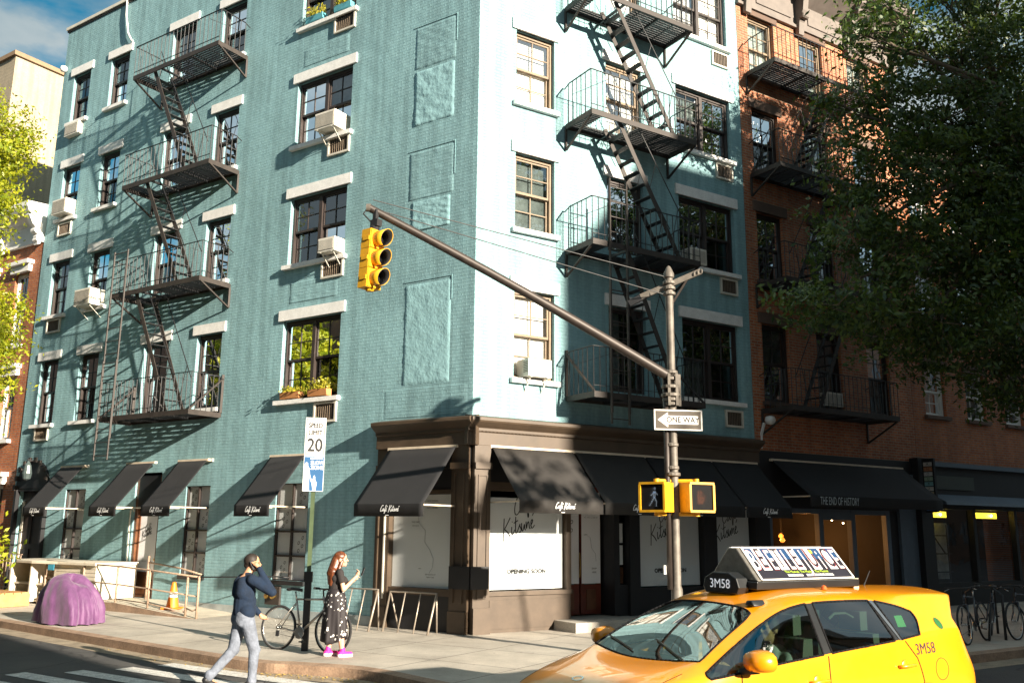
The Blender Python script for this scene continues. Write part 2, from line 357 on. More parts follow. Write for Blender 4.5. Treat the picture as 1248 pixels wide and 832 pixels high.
# ================================================================ teal corner building
TB=thing('apartment_building',FW(P0[0],P0[1],G),'teal painted brick corner building with white lintels above a dark cafe shopfront','building')
TOP=17.45; SE=16.12; RE=7.73
rows=[(14.12,15.72),(11.0,12.67),(8.03,9.70),(4.85,6.71)]
holesL=[]; winL=[]
for (z0,z1) in rows:
    for (a,b,k) in ((14.60,15.50,'c1'),(12.64,13.55,'c2'),(9.62,10.64,'M'),(7.56,8.50,'D'),(3.62,5.43,'C')):
        holesL.append((a,b,z0,z1)); winL.append((a,b,z0,z1,k))
gL=[(12.60,13.53,.93,3.0,'g'),(7.57,8.45,.93,3.0,'g'),(4.32,5.33,.93,3.0,'g')]
for g in gL: holesL.append(g[:4])
holesL.append((9.42,10.46,.33,3.36)); 
holesL.append((14.42,15.80,.45,3.05))
mb=MB(FL); wall_mesh(mb,2.33,SE,0.,TOP,holesL,TEAL,rev=.16); mb.build('wall',TB)
mb=MB(FL); wall_mesh(mb,0,2.33,4.15,TOP,[],TEAL); mb.build('wall',TB)
rowsR=[(14.2,15.9),(11.02,12.72),(8.18,9.87),(5.03,6.88)]
winR=[];holesR=[]
for i,(z0,z1) in enumerate(rowsR):
    winR+= [(.93,1.93,z0,z1,'A',i),(3.37,4.43,z0-.05,z1,'M',i),(5.52,7.34,z0+(.1 if i==1 else 0),z1+.02,'W',i)]
holesR=[w[:4] for w in winR]
mb=MB(FR); wall_mesh(mb,0,RE,4.15,TOP,holesR,TEAL,rev=.16); mb.build('wall',TB)
# roof, back and party walls, coping
mb=MB(FW)
cs=[FL(SE,0,0),FL(0,0,0),FR(RE,0,0),FR(RE,-9,0),FL(SE,-9,0)]
mb.poly([(p[0],p[1],TOP-.5) for p in cs],TEALS)
for i in (2,3,4):
    a=cs[i]; b=cs[(i+1)%5]; mb.poly([(a[0],a[1],0),(b[0],b[1],0),(b[0],b[1],TOP),(a[0],a[1],TOP)],TEALP)
mb.build('roof',TB)
mb=MB(FL); mb.box(.0,SE+.05,-.25,.07,TOP+.002,TOP+.10,TRIM); mb.box(0.0,SE+.03,.003,.035,TOP-.06,TOP,RUSTY); mb.build('coping',TB)
mb=MB(FR); mb.box(-.05,RE,-.25,.09,TOP+.104,TOP+.20,SHOP); mb.box(0,RE,.003,.30,TOP-.75,TOP-.1,SHOP); mb.build('cornice',TB)
# near-black sheets stand in for the darkness of the rooms behind the windows
mb=MB(FL); mb.poly([(.9,-.85,.2),(SE-.1,-.85,.2),(SE-.1,-.85,TOP-.6),(.9,-.85,TOP-.6)],DARKR); mb.build('room_dark_sheet',TB)
mb=MB(FR); mb.poly([(.9,-.85,4.3),(RE-.1,-.85,4.3),(RE-.1,-.85,TOP-.6),(.9,-.85,TOP-.6)],DARKR); mb.build('room_dark_sheet',TB)
for (a,b,z0,z1,k) in winL:
    i=[r[0] for r in rows].index(z0)
    bk=[]
    if k=='M': bk=[(CURT,.05,.95,.1,.95)]
    elif k in('D','c2'): bk=[(CURT,0,.35,0,1)]
    elif k=='C' and i<2: bk=[(CURT,.1,.9,.05,.95)]
    sash_window(FL,TB,a,b,z0 if k!='M' else z0,z1,FRAMED if k!='D' else FRAMED,GLASS,n=2 if k=='C' else 1,lintel=.245,sill=(k!='M'),backing=bk)
for (a,b,z0,z1,k,i) in winR:
    light=(k=='A' and i!=1) or (i<=1 and k=='M') or (i==0)
    fm=FRAMEB if k=='A' or (i<=1 and k!='W') else FRAMED
    bk=[(BLIND,0,1,0,1)] if light else [(CURT,.05,.45,0,1)]
    if k=='A' and i==1: bk=[(BLIND,0,1,0,1)]
    if k=='A' and i==2: bk=[(CURT,0,1,0,1)]
    sash_window(FR,TB,a,b,z0,z1,fm,GLASSB if BLIND in [x[0] for x in bk] else GLASS,n=2 if k=='W' else 1,lintel=.25,sill=(k!='M'),backing=bk,over=.11)
for r in (14.08,10.95,8.0,4.75): vent(FL,TB,3.60,4.27,r-.46,r-.015)
for z in (10.88,7.93,4.80): vent(FL,TB,14.70,15.38,z-.42,z-.02)
for z in (14.05,11.0,8.06,4.86): vent(FR,TB,6.77,7.34,z-.42,z-.02)
# rough infill patches of old openings in the left face
RGH=M('teal lumpy render',(.262,.455,.49),.85,bump=.010,bs=16.,var=.10)
def lumpy(F,s0,s1,z0,z1,dep,seed,name='wall_patch'):
    q=MB(F); nx,nz=26,40; rg=np.random.default_rng(seed); h=rg.random((nz+1,nx+1))
    for _ in range(2): h=(h+np.roll(h,1,0)+np.roll(h,-1,0)+np.roll(h,1,1)+np.roll(h,-1,1))/5
    h=(h-h.min())/(h.max()-h.min())
    idx=[[q.vert(s0+(s1-s0)*i/nx,-.004 if i in(0,nx) or j in (0,nz) else .006+dep*.30*h[j][i],z0+(z1-z0)*j/nz) for i in range(nx+1)] for j in range(nz+1)]
    for j in range(nz):
        for i in range(nx): q.f.append([idx[j][i],idx[j][i+1],idx[j+1][i+1],idx[j+1][i]]); q.m.append(q.mi(RGH if dep>.04 else TEAL))
    return q.build(name,TB,smooth=True)
def outline(F,s0,s1,z0,z1):
    q=MB(F); q.box(s0,s1,.002,.012,z1,z1+.02,TEAL); q.box(s0-.02,s0,.002,.012,z0+.4,z1+.02,TEAL); q.build('wall_patch_edge',TB)
for k,(a,b,c,d,dp) in enumerate(((.60,1.74,11.95,12.95,.035),(.62,1.72,10.6,11.9,.07),(.58,1.80,8.9,10.0,.035),(.66,1.7,8.2,8.86,.06),(.58,1.80,4.9,7.05,.05),(3.75,5.3,13.05,13.5,.02),(3.75,5.3,7.1,7.6,.02),(.1,2.3,4.25,4.85,.012))):
    lumpy(FL,a,b,c,d,dp,k)
for a,b,c,d in ((.60,1.78,11.95,12.98),(.58,1.82,8.9,10.03),(.58,1.82,6.2,7.1)): outline(FL,a,b,c,d)
mb=MB(FL); mb.tube([(13.0,.05,TOP+.05),(12.95,.06,TOP-.5),(12.75,.07,16.3),(12.55,.07,16.02),(12.5,.05,15.98)],.028,WHT,8)
mb.build('downpipe',TB,smooth=True)
mb=MB(FL); mb.lathe([(0,0),(.09,.02),(.11,.1),(.09,.17),(0,.2)],(15.95,.12,15.95),WHT,14); mb.build('security_camera',TB,smooth=True)
# ---------- shopfront
SF=MB(FR)
for F in (FR,FL):
    q=SF if F is FR else MB(FL); e=RE if F is FR else 2.33
    m=SHOP
    def cs_(a): return a
    prof=[(.0,3.63),(.12,3.63),(.12,3.88),(.16,3.90),(.16,3.96),(.22,4.0),(.30,4.06),(.32,4.09),(.32,4.15),(.0,4.22)]
    q.prism(prof,-.17,e,m)
    for i in range(int(e/.085)): a=-.1+i*.085; q.box(a,a+.045,.12,.15,3.89,3.925,m)
    if F is FL:
        q.box(.0,2.33,-.05,.05,3.2,3.63,SHOPB)
        q.box(0.40,1.97,-.1,.02,.80,.93,m); q.box(.40,1.97,-.14,.0,.15,.80,SHOPB)
        q.box(.40,1.97,-.06,.01,2.72,2.80,m); q.box(.4,1.97,-.1,-.02,2.8,3.2,SHOPB)
        for a,b,o in ((0.0,.40,.10),(1.97,2.33,.06)):
            q.box(a,b,-.1,o,.15,3.63,m); q.box(a-.0,b+.0,-.1,o+.04,.15,.55,m); q.box(a,b,-.1,o+.05,3.18,3.30,m)
            q.box(a+.08,a+.11,o,o+.03,.7,3.1,TRIM if a>1 else m); q.box(b-.11,b-.08,o,o+.03,.7,3.1,m)
        q.build('shopfront',TB,bevel=.006)
m=SHOP; q=SF
q.box(0.004,.36,-.1,.12,.15,3.63,m); q.box(0.004,.37,-.1,.155,.15,.62,m); q.box(.004,.37,-.1,.165,3.18,3.30,m)
for b in ((.08,.10,.8,3.05),(.27,.29,.8,3.05)): q.box(b[0],b[1],.12,.14,b[2],b[3],m)
q.box(.08,.29,.12,.141,3.05,3.07,m); q.box(.08,.29,.12,.141,.78,.8,m)
q.box(.36,2.31,-.12,.02,.15,.82,m); q.box(.34,2.33,-.12,.06,.82,.90,m); q.box(.42,2.25,.02,.035,.22,.74,m)
q.box(2.20,2.31,-.12,.04,.90,3.2,m); q.box(.36,2.31,-.1,.0,2.95,3.63,SHOPB); q.box(.36,2.2,-.08,.02,2.78,2.95,m)
q.box(2.31,RE,-.1,-.02,3.25,3.63,SHOPB)
q.box(2.31,3.85,-.55,-.12,3.0,3.25,SHOPB); q.box(3.46,3.60,-.5,-.02,.35,3.25,SHOPB); q.box(3.82,4.10,-.3,.05,.15,3.25,SHOPB)
q.box(3.60,3.82,-.3,-.04,.15,.95,SHOPB)
q.box(4.10,5.93,-.12,.02,.15,.88,SHOPB); q.box(5.93,6.31,-.12,.08,.15,3.25,SHOPB); q.box(6.31,7.50,-.12,.02,.15,.88,SHOPB); q.box(7.5,RE,-.1,.12,.15,3.63,SHOPB)
q.box(4.1,5.93,-.1,.0,2.55,3.25,SHOPB); q.box(6.31,7.5,-.1,.0,2.55,3.25,SHOPB)
q.poly([(2.31,-.02,.15),(2.31,-.55,.15),(2.31,-.55,3.0),(2.31,-.02,3.0)],SHOPB)
SFO=q.build('shopfront',TB,bevel=.006)
def poster(F,par,s0,s1,z0,z1,o,kind,dirn=1,name='poster'):
    q=MB(F); q.poly([(s0,o,z0),(s1,o,z0),(s1,o,z1),(s0,o,z1)],PAPER); c=(s0+s1)/2; h=z1-z0; w=s1-s0; e=o+.004
    if kind=='cafe':
        strokes(q,CAFE,-.28,h*.30,.34,e,INK,dirn,.13,.28,.25,s=c,z=(z0+z1)/2); strokes(q,KITS,-.52,h*.05,.36,e,INK,dirn,.13,.28,.25,s=c,z=(z0+z1)/2)
        put_text(q,'OPENING SOON',.115,c+dirn*.02,e+.004,z0+h*.19,INK,dirn,sx=1.05,bold=.006)
    if kind=='map':
        pts=[(-.1,.28),(-.08,.2),(.02,.12),(.02,-.02),(.1,-.10),(.16,-.2),(.15,-.3),(.1,-.36)]
        P=[(c+dirn*x*w,e,(z0+z1)/2+y*h*.95) for x,y in pts]
        for a,b in zip(P,P[1:]): q.bar(a,b,.009,.002,GREYI)
        for (x,y,t,sz) in ((-.14,.20,'THE CAFE',.045),(-.14,.16,'OPEN SOON',.03),(.12,-.36,'550 HUDSON ST',.035),(.12,-.39,'NEW YORK',.035),(-.05,-.30,'NEW',.03)): put_text(q,t,sz,c+dirn*x*w,e,(z0+z1)/2+y*h,INK,dirn)
        for (x,y,t) in ((.1,.43,'WE HAVE MOVED'),(.12,.385,'SEE YOU AROUND'),(.12,.355,'THE CORNER')): put_text(q,t,.045,c+dirn*x*w,e,(z0+z1)/2+y*h,INK,dirn)
    if kind=='map2':
        put_text(q,'WE ARE CLOSE BY',.05,c,e,z1-h*.28,GREYI,dirn,sx=.9); P=[(c-.1,e,z1-h*.48),(c-.02,e,z1-h*.5),(c+.02,e,z1-h*.62),(c+.12,e,z1-h*.68),(c+.13,e,z1-h*.76)]
        for a,b in zip(P,P[1:]): q.bar(a,b,.009,.002,GREYI)
        put_text(q,'CAFE',.04,c-.14,e,z1-h*.47,INK,dirn); put_text(q,'SHOP',.05,c+.08,e,z1-h*.84,INK,dirn); put_text(q,'HERE',.05,c+.08,e,z1-h*.88,INK,dirn)
    if kind=='paw':
        fox_prints(q,c,e,z0+h*.6,.9,dirn); 
    return q.build(name,par)
def ringf(q,cx,e,cz,r,mat,dirn=1,w=.35,n=10,asp=1.35,rot=.5):
    b=len(q.v); m=q.mi(mat); ct,st=math.cos(rot),math.sin(rot)
    for k in range(n):
        a=2*math.pi*k/n
        for rr in (r,r*(1-w)):
            x,y=rr*math.cos(a),rr*math.sin(a)*asp; x,y=x*ct+y*st,-x*st+y*ct; q.v.append(q.F(cx+dirn*x,e,cz+y)); q.uv.append((x,y))
    for k in range(n): i=b+2*k; j=b+2*((k+1)%n); q.f.append([i,i+1,j+1,j]); q.m.append(m)
def fox_prints(q,c,e,z,k,dirn=1):
    for (x,y) in ((-.07,-.16),(.05,-.05),(-.07,.02),(.06,.14)):
        ringf(q,c+dirn*x*k,e,z+y*k,.036*k,INK,dirn); 
# left shop window
q=MB(FL); q.poly([(.40,-.06,.93),(1.97,-.06,.93),(1.97,-.06,2.72),(.40,-.06,2.72)],GLASSC); pw=q.build('shop_window',TB)
poster(FL,pw,.405,1.965,.935,2.71,-.09,'map',-1)
for (a,b,z0,z1) in ((.40,2.18,.92,2.66),(4.13,5.90,.90,2.55),(6.34,7.48,.90,2.55)):
    q=MB(FR); q.poly([(a,-.04,z0),(b,-.04,z0),(b,-.04,z1+.1),(a,-.04,z1+.1)],GLASSC); pw=q.build('shop_window',TB)
    poster(FR,pw,a+.01,b-.01,z0+.005,z1,-.07,'cafe',1)
q=MB(FR); q.poly([(3.61,-.1,.95),(3.81,-.1,.95),(3.81,-.1,3.0),(3.61,-.1,3.0)],GLASSC); pw=q.build('shop_window',TB)
q=MB(FR); q.poly([(3.64,-.14,1.35),(3.78,-.14,1.35),(3.78,-.14,1.75),(3.64,-.14,1.75)],PAPER); q.poly([(3.64,-.14,1.8),(3.78,-.14,1.8),(3.78,-.14,2.2),(3.64,-.14,2.2)],PAPER); q.poly([(3.64,-.16,.97),(3.80,-.16,.97),(3.80,-.16,1.3),(3.64,-.16,1.3)],WOOD); q.build('menu_card',pw)
# double door
for (a,b,kind) in ((2.36,2.86,'paw'),(2.90,3.42,'map2')):
    q=MB(FR)
    for c in ((a,a+.09,.36,2.95),(b-.09,b,.36,2.95),(a+.09,b-.09,.36,.95),(a+.09,b-.09,2.85,2.95)): q.box(c[0],c[1],-.5,-.44,c[2],c[3],REDW)
    q.box(a+.14,b-.14,-.45,-.425,.45,.85,WOOD); d=q.build('door',TB,bevel=.004)
    q=MB(FR); q.poly([(a+.09,-.47,.95),(b-.09,-.47,.95),(b-.09,-.47,2.85),(a+.09,-.47,2.85)],GLASSC); q.build('pane',d)
    poster(FR,d,a+.02,b-.01,.97,2.84,-.435,kind,1)
q=MB(FR); q.tube([(2.83,-.38,1.1),(2.83,-.36,1.3),(2.83,-.36,1.45),(2.83,-.38,1.6)],.012,BRASS,6); q.build('door_handle',TB)
q=MB(FR); q.box(1.90,4.3,-.55,.75,.0,.33,M('concrete step',(.42,.39,.34),.8,bump=.003,bs=25,fine=.15)); q.build('doorstep',TB,bevel=.015)
# ground floor left windows and doors
for gi,(a,b,z0,z1,_) in enumerate(gL):
    q=MB(FL); t=.04; zs=[z0+(z1-z0)*k/4 for k in range(5)]; c=(a+b)/2; o=-.06
    for x in (a,c-.02,b-t): q.box(x+.003,x+t,o-.03,o+.03,z0+.003,z1-.003,FRAMED)
    for z in zs: q.box(a+.004,b-.004,o-.029,o+.029,max(z0+.003,z-t/2),min(z1-.003,z+t/2),FRAMED)
    w=q.build('window',TB)
    q=MB(FL)
    for k in range(4): q.poly([(a+t,o-.035,zs[k]),(b-t,o-.035,zs[k]),(b-t,o-.035,zs[k+1]),(a+t,o-.035,zs[k+1])],PAPER)
    for k in range(4):
        cc=(a+c)/2 if (k+gi)%2 else (c+b)/2; fox_prints(q,cc,o-.031,(zs[k]+zs[k+1])/2,.9 if k else .8,-1)
    q.build('poster',w)
    q=MB(FL); q.poly([(a+t,o,z0),(b-t,o,z0),(b-t,o,z1),(a+t,o,z1)],GLASSC); q.build('pane',w)
    q=MB(FL); q.box(a,b,-.05,-.02,z1+.002,3.56,TEAL); q.box(a-.05,b+.05,-.02,.05,3.56,3.63,TRIM); q.build('lintel',w); q=MB(FL); q.box(a-.02,b+.02,-.1,.05,z0-.09,z0-.003,SHOPB); q.build('sill',w)
q=MB(FL); a,b=9.42,10.46
q.box(a+.003,a+.1,-.2,-.05,.33,3.3,WOOD); q.box(b-.1,b-.003,-.2,-.05,.33,3.3,WOOD); q.box(a+.1,b-.1,-.2,-.05,2.5,3.3,SHOPB)
q.box(a+.1,b-.1,-.17,-.11,.34,.95,WOOD); q.box(a+.22,b-.22,-.12,-.095,.42,.85,WOOD)
q.box(a+.1,a+.17,-.17,-.11,.95,2.5,WOOD); q.box(b-.17,b-.1,-.17,-.11,.95,2.5,WOOD)
d=q.build('door',TB,bevel=.004)
q=MB(FL); q.poly([(a+.17,-.13,.95),(b-.17,-.13,.95),(b-.17,-.13,2.48),(a+.17,-.13,2.48)],PAPER); e=-.126
strokes(q,CAFE,-.14,.2,.17,e,INK,-1,.16,.3,s=9.94,z=1.7); strokes(q,KITS,-.24,0,.18,e,INK,-1,.16,.3,s=9.94,z=1.75); put_text(q,'OPENING SOON',.05,9.94,e,1.2,GREYI,-1); q.build('poster',d)
q=MB(FL); q.lathe([(0,0),(.03,.0),(.035,.03),(0,.05)],(9.56,-.1,1.25),BRASS,10,'y'); q.build('door_handle',d)
q=MB(FL); q.tube([(10.44,.04,.35),(10.5,.05,2.2),(10.46,.07,2.45),(10.36,.08,2.5),(10.32,.08,2.4)],.018,M('pale conduit',(.6,.58,.5),.5),8); q.build('conduit',TB,smooth=True)
# arched doorway at far end
q=MB(FL); sc,r=15.11,.78
pts=[(sc-r,3.05)]+[(sc-r*math.cos(t),3.05+r*math.sin(t)) for t in [math.pi*k/14 for k in range(1,14)]]+[(sc+r,3.05)]
q.plate(pts,.006,.10,SHOPB); q.box(14.33,14.42,.004,.12,.15,3.05,SHOPB); q.box(15.80,15.89,.004,.12,.15,3.05,SHOPB)
for a in [math.pi*k/9 for k in range(10)]: q.box(sc-r*math.cos(a)-.05,sc-r*math.cos(a)+.05,.1,.16,3.0+r*math.sin(a),3.14+r*math.sin(a),RUSTY)
q.box(14.42,15.80,-.1,.08,2.98,3.12,SHOPB); q.build('door_surround',TB)
q=MB(FL); q.box(14.43,15.79,-.16,-.1,.46,2.98,SHOPB)
for a in (14.55,15.2): q.box(a,a+.5,-.11,-.08,.6,1.4,SHOPB); q.box(a,a+.5,-.11,-.08,1.55,2.8,FRAMED)
q.box(15.62,15.72,-.1,-.06,1.0,2.7,TRIM); q.build('door',TB)
q=MB(FL); q.lathe([(0,0),(.1,.05),(.13,.2),(.09,.42),(.02,.55),(0,.56)],(15.05,.28,3.25),M('lantern glass',(.06,.08,.08),.2),10); q.bar((15.05,.1,3.8),(15.05,.32,3.84),.03,.03,BLK); q.build('lantern',TB)
q=MB(FL); q.box(4.98,5.42,.005,.06,.42,.80,RUSTY)
for x in (5.12,5.30): q.lathe([(0.03,0),(.045,.03),(.055,.05),(.055,.09),(0,.1)],(x,.06,.6),BRASS,12,'y')
q.build('standpipe_inlet',TB)
q=MB(FL); q.box(2.33,16.1,.002,.02,.0,.34,M('grey wall skirting',(.30,.33,.33),.85,var=.3,vs=2)); 
q.build('plinth',TB)
# two chimneys on the roof
q=MB(FL)
for s in (14.2,11.9):
    q.box(s-.35,s+.35,-3.2,-2.5,TOP-.5,TOP+.9,TEALP); q.box(s-.15,s+.15,-3.0,-2.7,TOP+.9,TOP+1.3,RUSTY); q.box(s-.22,s+.22,-3.07,-2.63,TOP+1.3,TOP+1.36,RUSTY)
q.build('chimney',TB)
# ================================================================ fire escapes
def fire_escape(F,par_label,s0,s1,out,levels,stairs,brace_last=True,base=0,rail=.87,lname='fire_escape',rail_end=True,group=None,slat_sp=.075,mat=BLK,mat2=RUSTY):
    T=thing(lname,F((s0+s1)/2,0,levels[-1]),par_label,'fire escape',group)
    for li,z in enumerate(levels):
        q=MB(F)
        # frame beams
        q.box(s0,s1,out-.035,out,z-.12,z,mat2); q.box(s0,s1,.02,.05,z-.10,z-.01,mat2)
        q.box(s0,s0+.035,.05,out-.035,z-.12,z,mat2); q.box(s1-.035,s1,.05,out-.035,z-.12,z,mat2)
        for f in (.33,.67): x=s0+(s1-s0)*f; q.box(x-.02,x+.02,.05,out-.035,z-.10,z-.045,mat)
        st=[t for t in stairs if t[0]==li]
        hole=None
        if st: hole=(min(st[0][2],st[0][2]+.0)-.45,st[0][2]+.55) if st[0][3]>st[0][2] else (st[0][2]-.55,st[0][2]+.45)
        n=int((out-.1)/slat_sp)
        for i in range(n):
            o=.07+i*slat_sp
            segs=[(s0+.035,s1-.035)]
            if hole and o>.27: segs=[(s0+.035,hole[0]),(hole[1],s1-.035)]
            for a,b in segs:
                if b>a: q.box(a,b,o,o+.036,z-.042,z-.012,mat)
        nx=int((s1-s0)/.45)
        for i in range(1,nx): 
            x=s0+(s1-s0)*i/nx
            if hole and hole[0]<x<hole[1]: continue
            q.box(x-.012,x+.012,.05,out-.04,z-.055,z-.043,mat)
        q.build('landing',T)
        zb=z-.60
        for x in (s0+.02,s1-.02):
            q=MB(F)
            if li<len(levels)-1 or not brace_last:
                q.bar((x,.03,z-.1),(x,.03,zb),.05,.04,mat2); q.bar((x,.03,zb),(x,out-.04,z-.1),.045,.035,mat2)
            else:
                q.bar((x,.03,z),(x,.03,z+rail+.05),.06,.04,mat2); q.bar((x,.03,z+rail-.05),(x,out-.03,z),.05,.035,mat2)
            q.build('bracket',T)
        q=MB(F); r=z+rail
        q.bar((s0,out-.02,r),(s1,out-.02,r),.03,.014,mat)
        ch=.18
        for x in (s0,s1): q.bar((x,out-.02,r),(x,ch,r),.03,.014,mat); q.bar((x,ch,r),(x,.01,r-.07),.02,.014,mat)
        q.bar((s0,out-.02,z+.12),(s1,out-.02,z+.12),.02,.01,mat)
        k=int((s1-s0)/.155)
        for i in range(k+1): x=s0+(s1-s0)*i/k; q.bar((x,out-.02,z),(x,out-.02,r),.014,.014,mat)
        for i in range(1,int(out/.155)):
            for x in (s0,s1): q.bar((x,i*.155,z),(x,i*.155,r),.014,.014,mat)
        # scissors brace in end panel
        q.bar((s0+.5,out-.02,r-.1),(s0+.02,.3,r-.3),.008,.008,mat); q.bar((s1-.02,.35,r-.35),(s1-.5,out-.02,r-.12),.008,.008,mat)
        q.build('railing',T)
    for (li,sgn,a,b,o0,o1) in stairs:
        q=MB(F); z1=levels[li]-.02; z0=levels[li+1]+.02
        for o in (o0,o1): q.bar((a,o,z1),(b,o,z0),.02,.11,mat2)
        n=11
        for i in range(1,n):
            f=i/n; x=a+(b-a)*f; zz=z1+(z0-z1)*f
            sg=1 if b>a else -1
            q.box(min(x-.10*sg,x+.05*sg),max(x-.10*sg,x+.05*sg),o0+.012,o0+.012+(o1-o0-.024),zz-.008,zz+.008,mat)
        for o in (o0,o1):
            dx=.20*(1 if b>a else -1); q.bar((a+dx,o,z1+.5),(b+dx,o,z0+.85),.016,.016,mat)
            for f in (.12,.5,.88): x=a+(b-a)*f; zz=z1+(z0-z1)*f; q.bar((x,o,zz),(x+dx,o,zz+.5+.35*f),.012,.012,mat)
        q.build('stair',T)
    return T
FEL=fire_escape(FL,'black iron fire escape with drop ladder on the left side wall of the teal building',7.36,10.86,.95,[13.98,10.83,7.88,4.70],[(0,-1,10.05,8.45,.35,.85),(1,-1,9.95,8.35,.35,.85),(2,-1,9.95,8.35,.35,.85)])
def ladder(F,par,s0,s1,o,z0,z1,dz=.3,r=.018,ext=None):
    q=MB(F)
    for s in (s0,s1): q.bar((s,o,z0),(s,o,z1),.032,.045,RUSTY)
    z=z0+.15
    while z<z1: q.bar((s0,o,z),(s1,o,z),.018,.018,RUSTY); z+=dz
    if ext: 
        for s in (s0-.05,s1-.05): q.bar((s,o+.05,ext[0]),(s,o+.05,ext[1]),.03,.04,RUSTY)
        z=ext[0]+.1
        while z<ext[1]: q.bar((s0-.05,o+.05,z),(s1-.05,o+.05,z),.018,.018,RUSTY); z+=dz
    return q.build('drop_ladder',par)
ladder(FL,FEL,10.24,10.80,.99,4.15,8.98,.33,ext=(3.62,6.1))
FER=fire_escape(FR,'iron fire escape and drop ladder on the brightly lit teal front, behind the mast arm',2.2,5.2,1.0,[13.66,10.80,7.93,4.76],[(0,1,3.0,4.65,.35,.85),(1,1,3.05,4.7,.35,.85),(2,1,3.2,4.6,.35,.85)],rail=.92)
ladder(FR,FER,2.60,3.05,1.05,4.35,9.3,.33,ext=(4.12,6.9))
# ================================================================ awnings of the cafe
def awning(F,s0,s1,label,zt=3.58,zf=2.50,out=1.05,val=.23,dirn=1,fab=FAB,txt=True,group='black cafe awnings',arms=True,text=None,tx=None,cat='awning',grp=True):
    T=thing('awning',F((s0+s1)/2,.05,zt),label,cat,group if grp else None)
    q=MB(F); n=14; m=6; rows_=[]
    for j in range(m+1):
        t=j/m; sag=.025*math.sin(math.pi*t)
        rows_.append([q.vert(s0+(s1-s0)*i/n,.14+(out-.14)*t,zt-(zt-zf)*t-sag*(1-.4*abs(2*i/n-1)),uv=(i/n,t)) for i in range(n+1)])
    vz=[q.vert(s0+(s1-s0)*i/n,out+.004*math.sin(i*2.1),zf-val,uv=(i/n,1.2)) for i in range(n+1)]; rows_.append(vz)
    mi=q.mi(fab)
    for j in range(len(rows_)-1):
        for i in range(n): q.f.append([rows_[j][i],rows_[j][i+1],rows_[j+1][i+1],rows_[j+1][i]]); q.m.append(mi)
    c=q.build('canopy',T,smooth=True,angle=35); sm=c.modifiers.new('thick','SOLIDIFY'); sm.thickness=.006
    q=MB(F); ar=M('cream awning arm',(.62,.52,.40),.5)
    q.box(s0-.03,s1+.03,.05,.13,zt-.01,zt+.045,ar); q.bar((s0+.01,out-.03,zf-.02),(s1-.01,out-.03,zf-.02),.025,.025,ar)
    if arms:
        for s in (s0+.03,s1-.03): q.bar((s,.03,zf-.02),(s,out-.03,zf-.02),.03,.03,ar)
    q.build('frame',T)
    if txt:
        q=MB(F); c_=tx if tx is not None else (s0+s1)/2
        if text: put_text(q,text[0],text[1],c_,out+.012,zf-val*.5+.0,M('pale sign lettering',(.45,.5,.52),.6,var=0),dirn,sx=text[2],spx=1.05)
        else: cafe_line(q,.115,c_,out+.012,zf-val*.60,WHTE,dirn); q.box(c_-.04,c_+.04,out+.011,out+.012,zf-val*.93,zf-val*.88,WHTE)
        q.build('lettering',T)
    return T
awning(FL,12.62,13.66,'small black awning beside the arched doorway at the far end of the teal side wall',dirn=-1)
awning(FL,9.62,10.72,'black awning over the narrow wooden door on the teal side wall',dirn=-1)
awning(FL,7.60,8.66,'black awning over the footprint window behind the orange cone',dirn=-1)
awning(FL,4.36,5.44,'black awning on the teal wall directly behind the speed limit sign',dirn=-1)
awning(FL,.28,1.98,'wide black awning over the map poster window left of the building corner',dirn=-1,zt=3.60,out=1.08)
awning(FR,.38,2.30,'sunlit black awning over the poster window right of the building corner',out=1.12,fab=FABW,zt=3.60,zf=2.58)
awning(FR,2.35,4.18,'black awning over the red double doors of the cafe',out=1.12,fab=FABW,zt=3.60,zf=2.58,tx=3.2)
awning(FR,4.22,6.14,'shaded black awning behind the pedestrian signals on the pole',out=1.12,zt=3.60,zf=2.58,tx=4.85)
awning(FR,6.18,7.62,'shaded black awning at the right end of the cafe front beside the brick building',out=1.12,zt=3.60,zf=2.58,tx=6.85)
# ================================================================ window air conditioners and planters
def aircon(F,s0,s1,z0,z1,o1,label,bracket=True,side=1,group='window air conditioners'):
    T=thing('air_conditioner',F((s0+s1)/2,.0,z0),label,'air conditioner',group)
    q=MB(F); q.box(s0,s1,-.18,o1,z0,z1,ACW); q.build('casing',T,bevel=.012)
    q=MB(F); n=12
    q.box(s0+.03,s1-.03,o1+.001,o1+.006,z0+.04,z1-.04,ACG)
    for i in range(n): z=z0+.05+(z1-z0-.1)*i/(n-1); q.box(s0+.03,s1-.03,o1+.006,o1+.014,z-.006,z+.006,ACW)
    for k in (0,1):
        S=s1 if k else s0; d=.003 if k else -.003
        for i in range(7): z=z0+.10+(z1-z0-.16)*i/6; q.box(min(S,S+2*d),max(S,S+2*d),o1-.18,o1-.03,z-.008,z+.004,ACG)
    q.build('grille',T)
    if bracket:
        q=MB(F)
        for s in (s0+.08,s1-.08): q.bar((s,.0,z0-.30),(s,o1-.05,z0-.01),.03,.012,ACW); q.bar((s,-.1,z0-.012),(s,o1,z0-.012),.035,.015,ACW)
        q.build('bracket',T)
    return T
aircon(FL,3.80,4.42,11.06,11.46,.34,'boxy cream air conditioner in the wide window near the top of the teal side wall')
aircon(FL,3.62,4.12,8.06,8.38,.32,'cream air conditioner in the wide window left of the hanging traffic light')
aircon(FL,12.70,13.45,8.00,8.46,.42,'white air conditioner on slanted brackets left of the drop ladder')
aircon(FL,14.66,15.36,11.06,11.50,.30,'white air conditioner low in a window at the left edge of the teal building',bracket=False)
aircon(FL,14.72,15.42,13.62,14.0,.16,'white slatted air conditioner below the top window at the far left corner',bracket=False)
aircon(FR,1.12,1.68,5.06,5.42,.26,'cream air conditioner in the lowest window of the bright white wall')
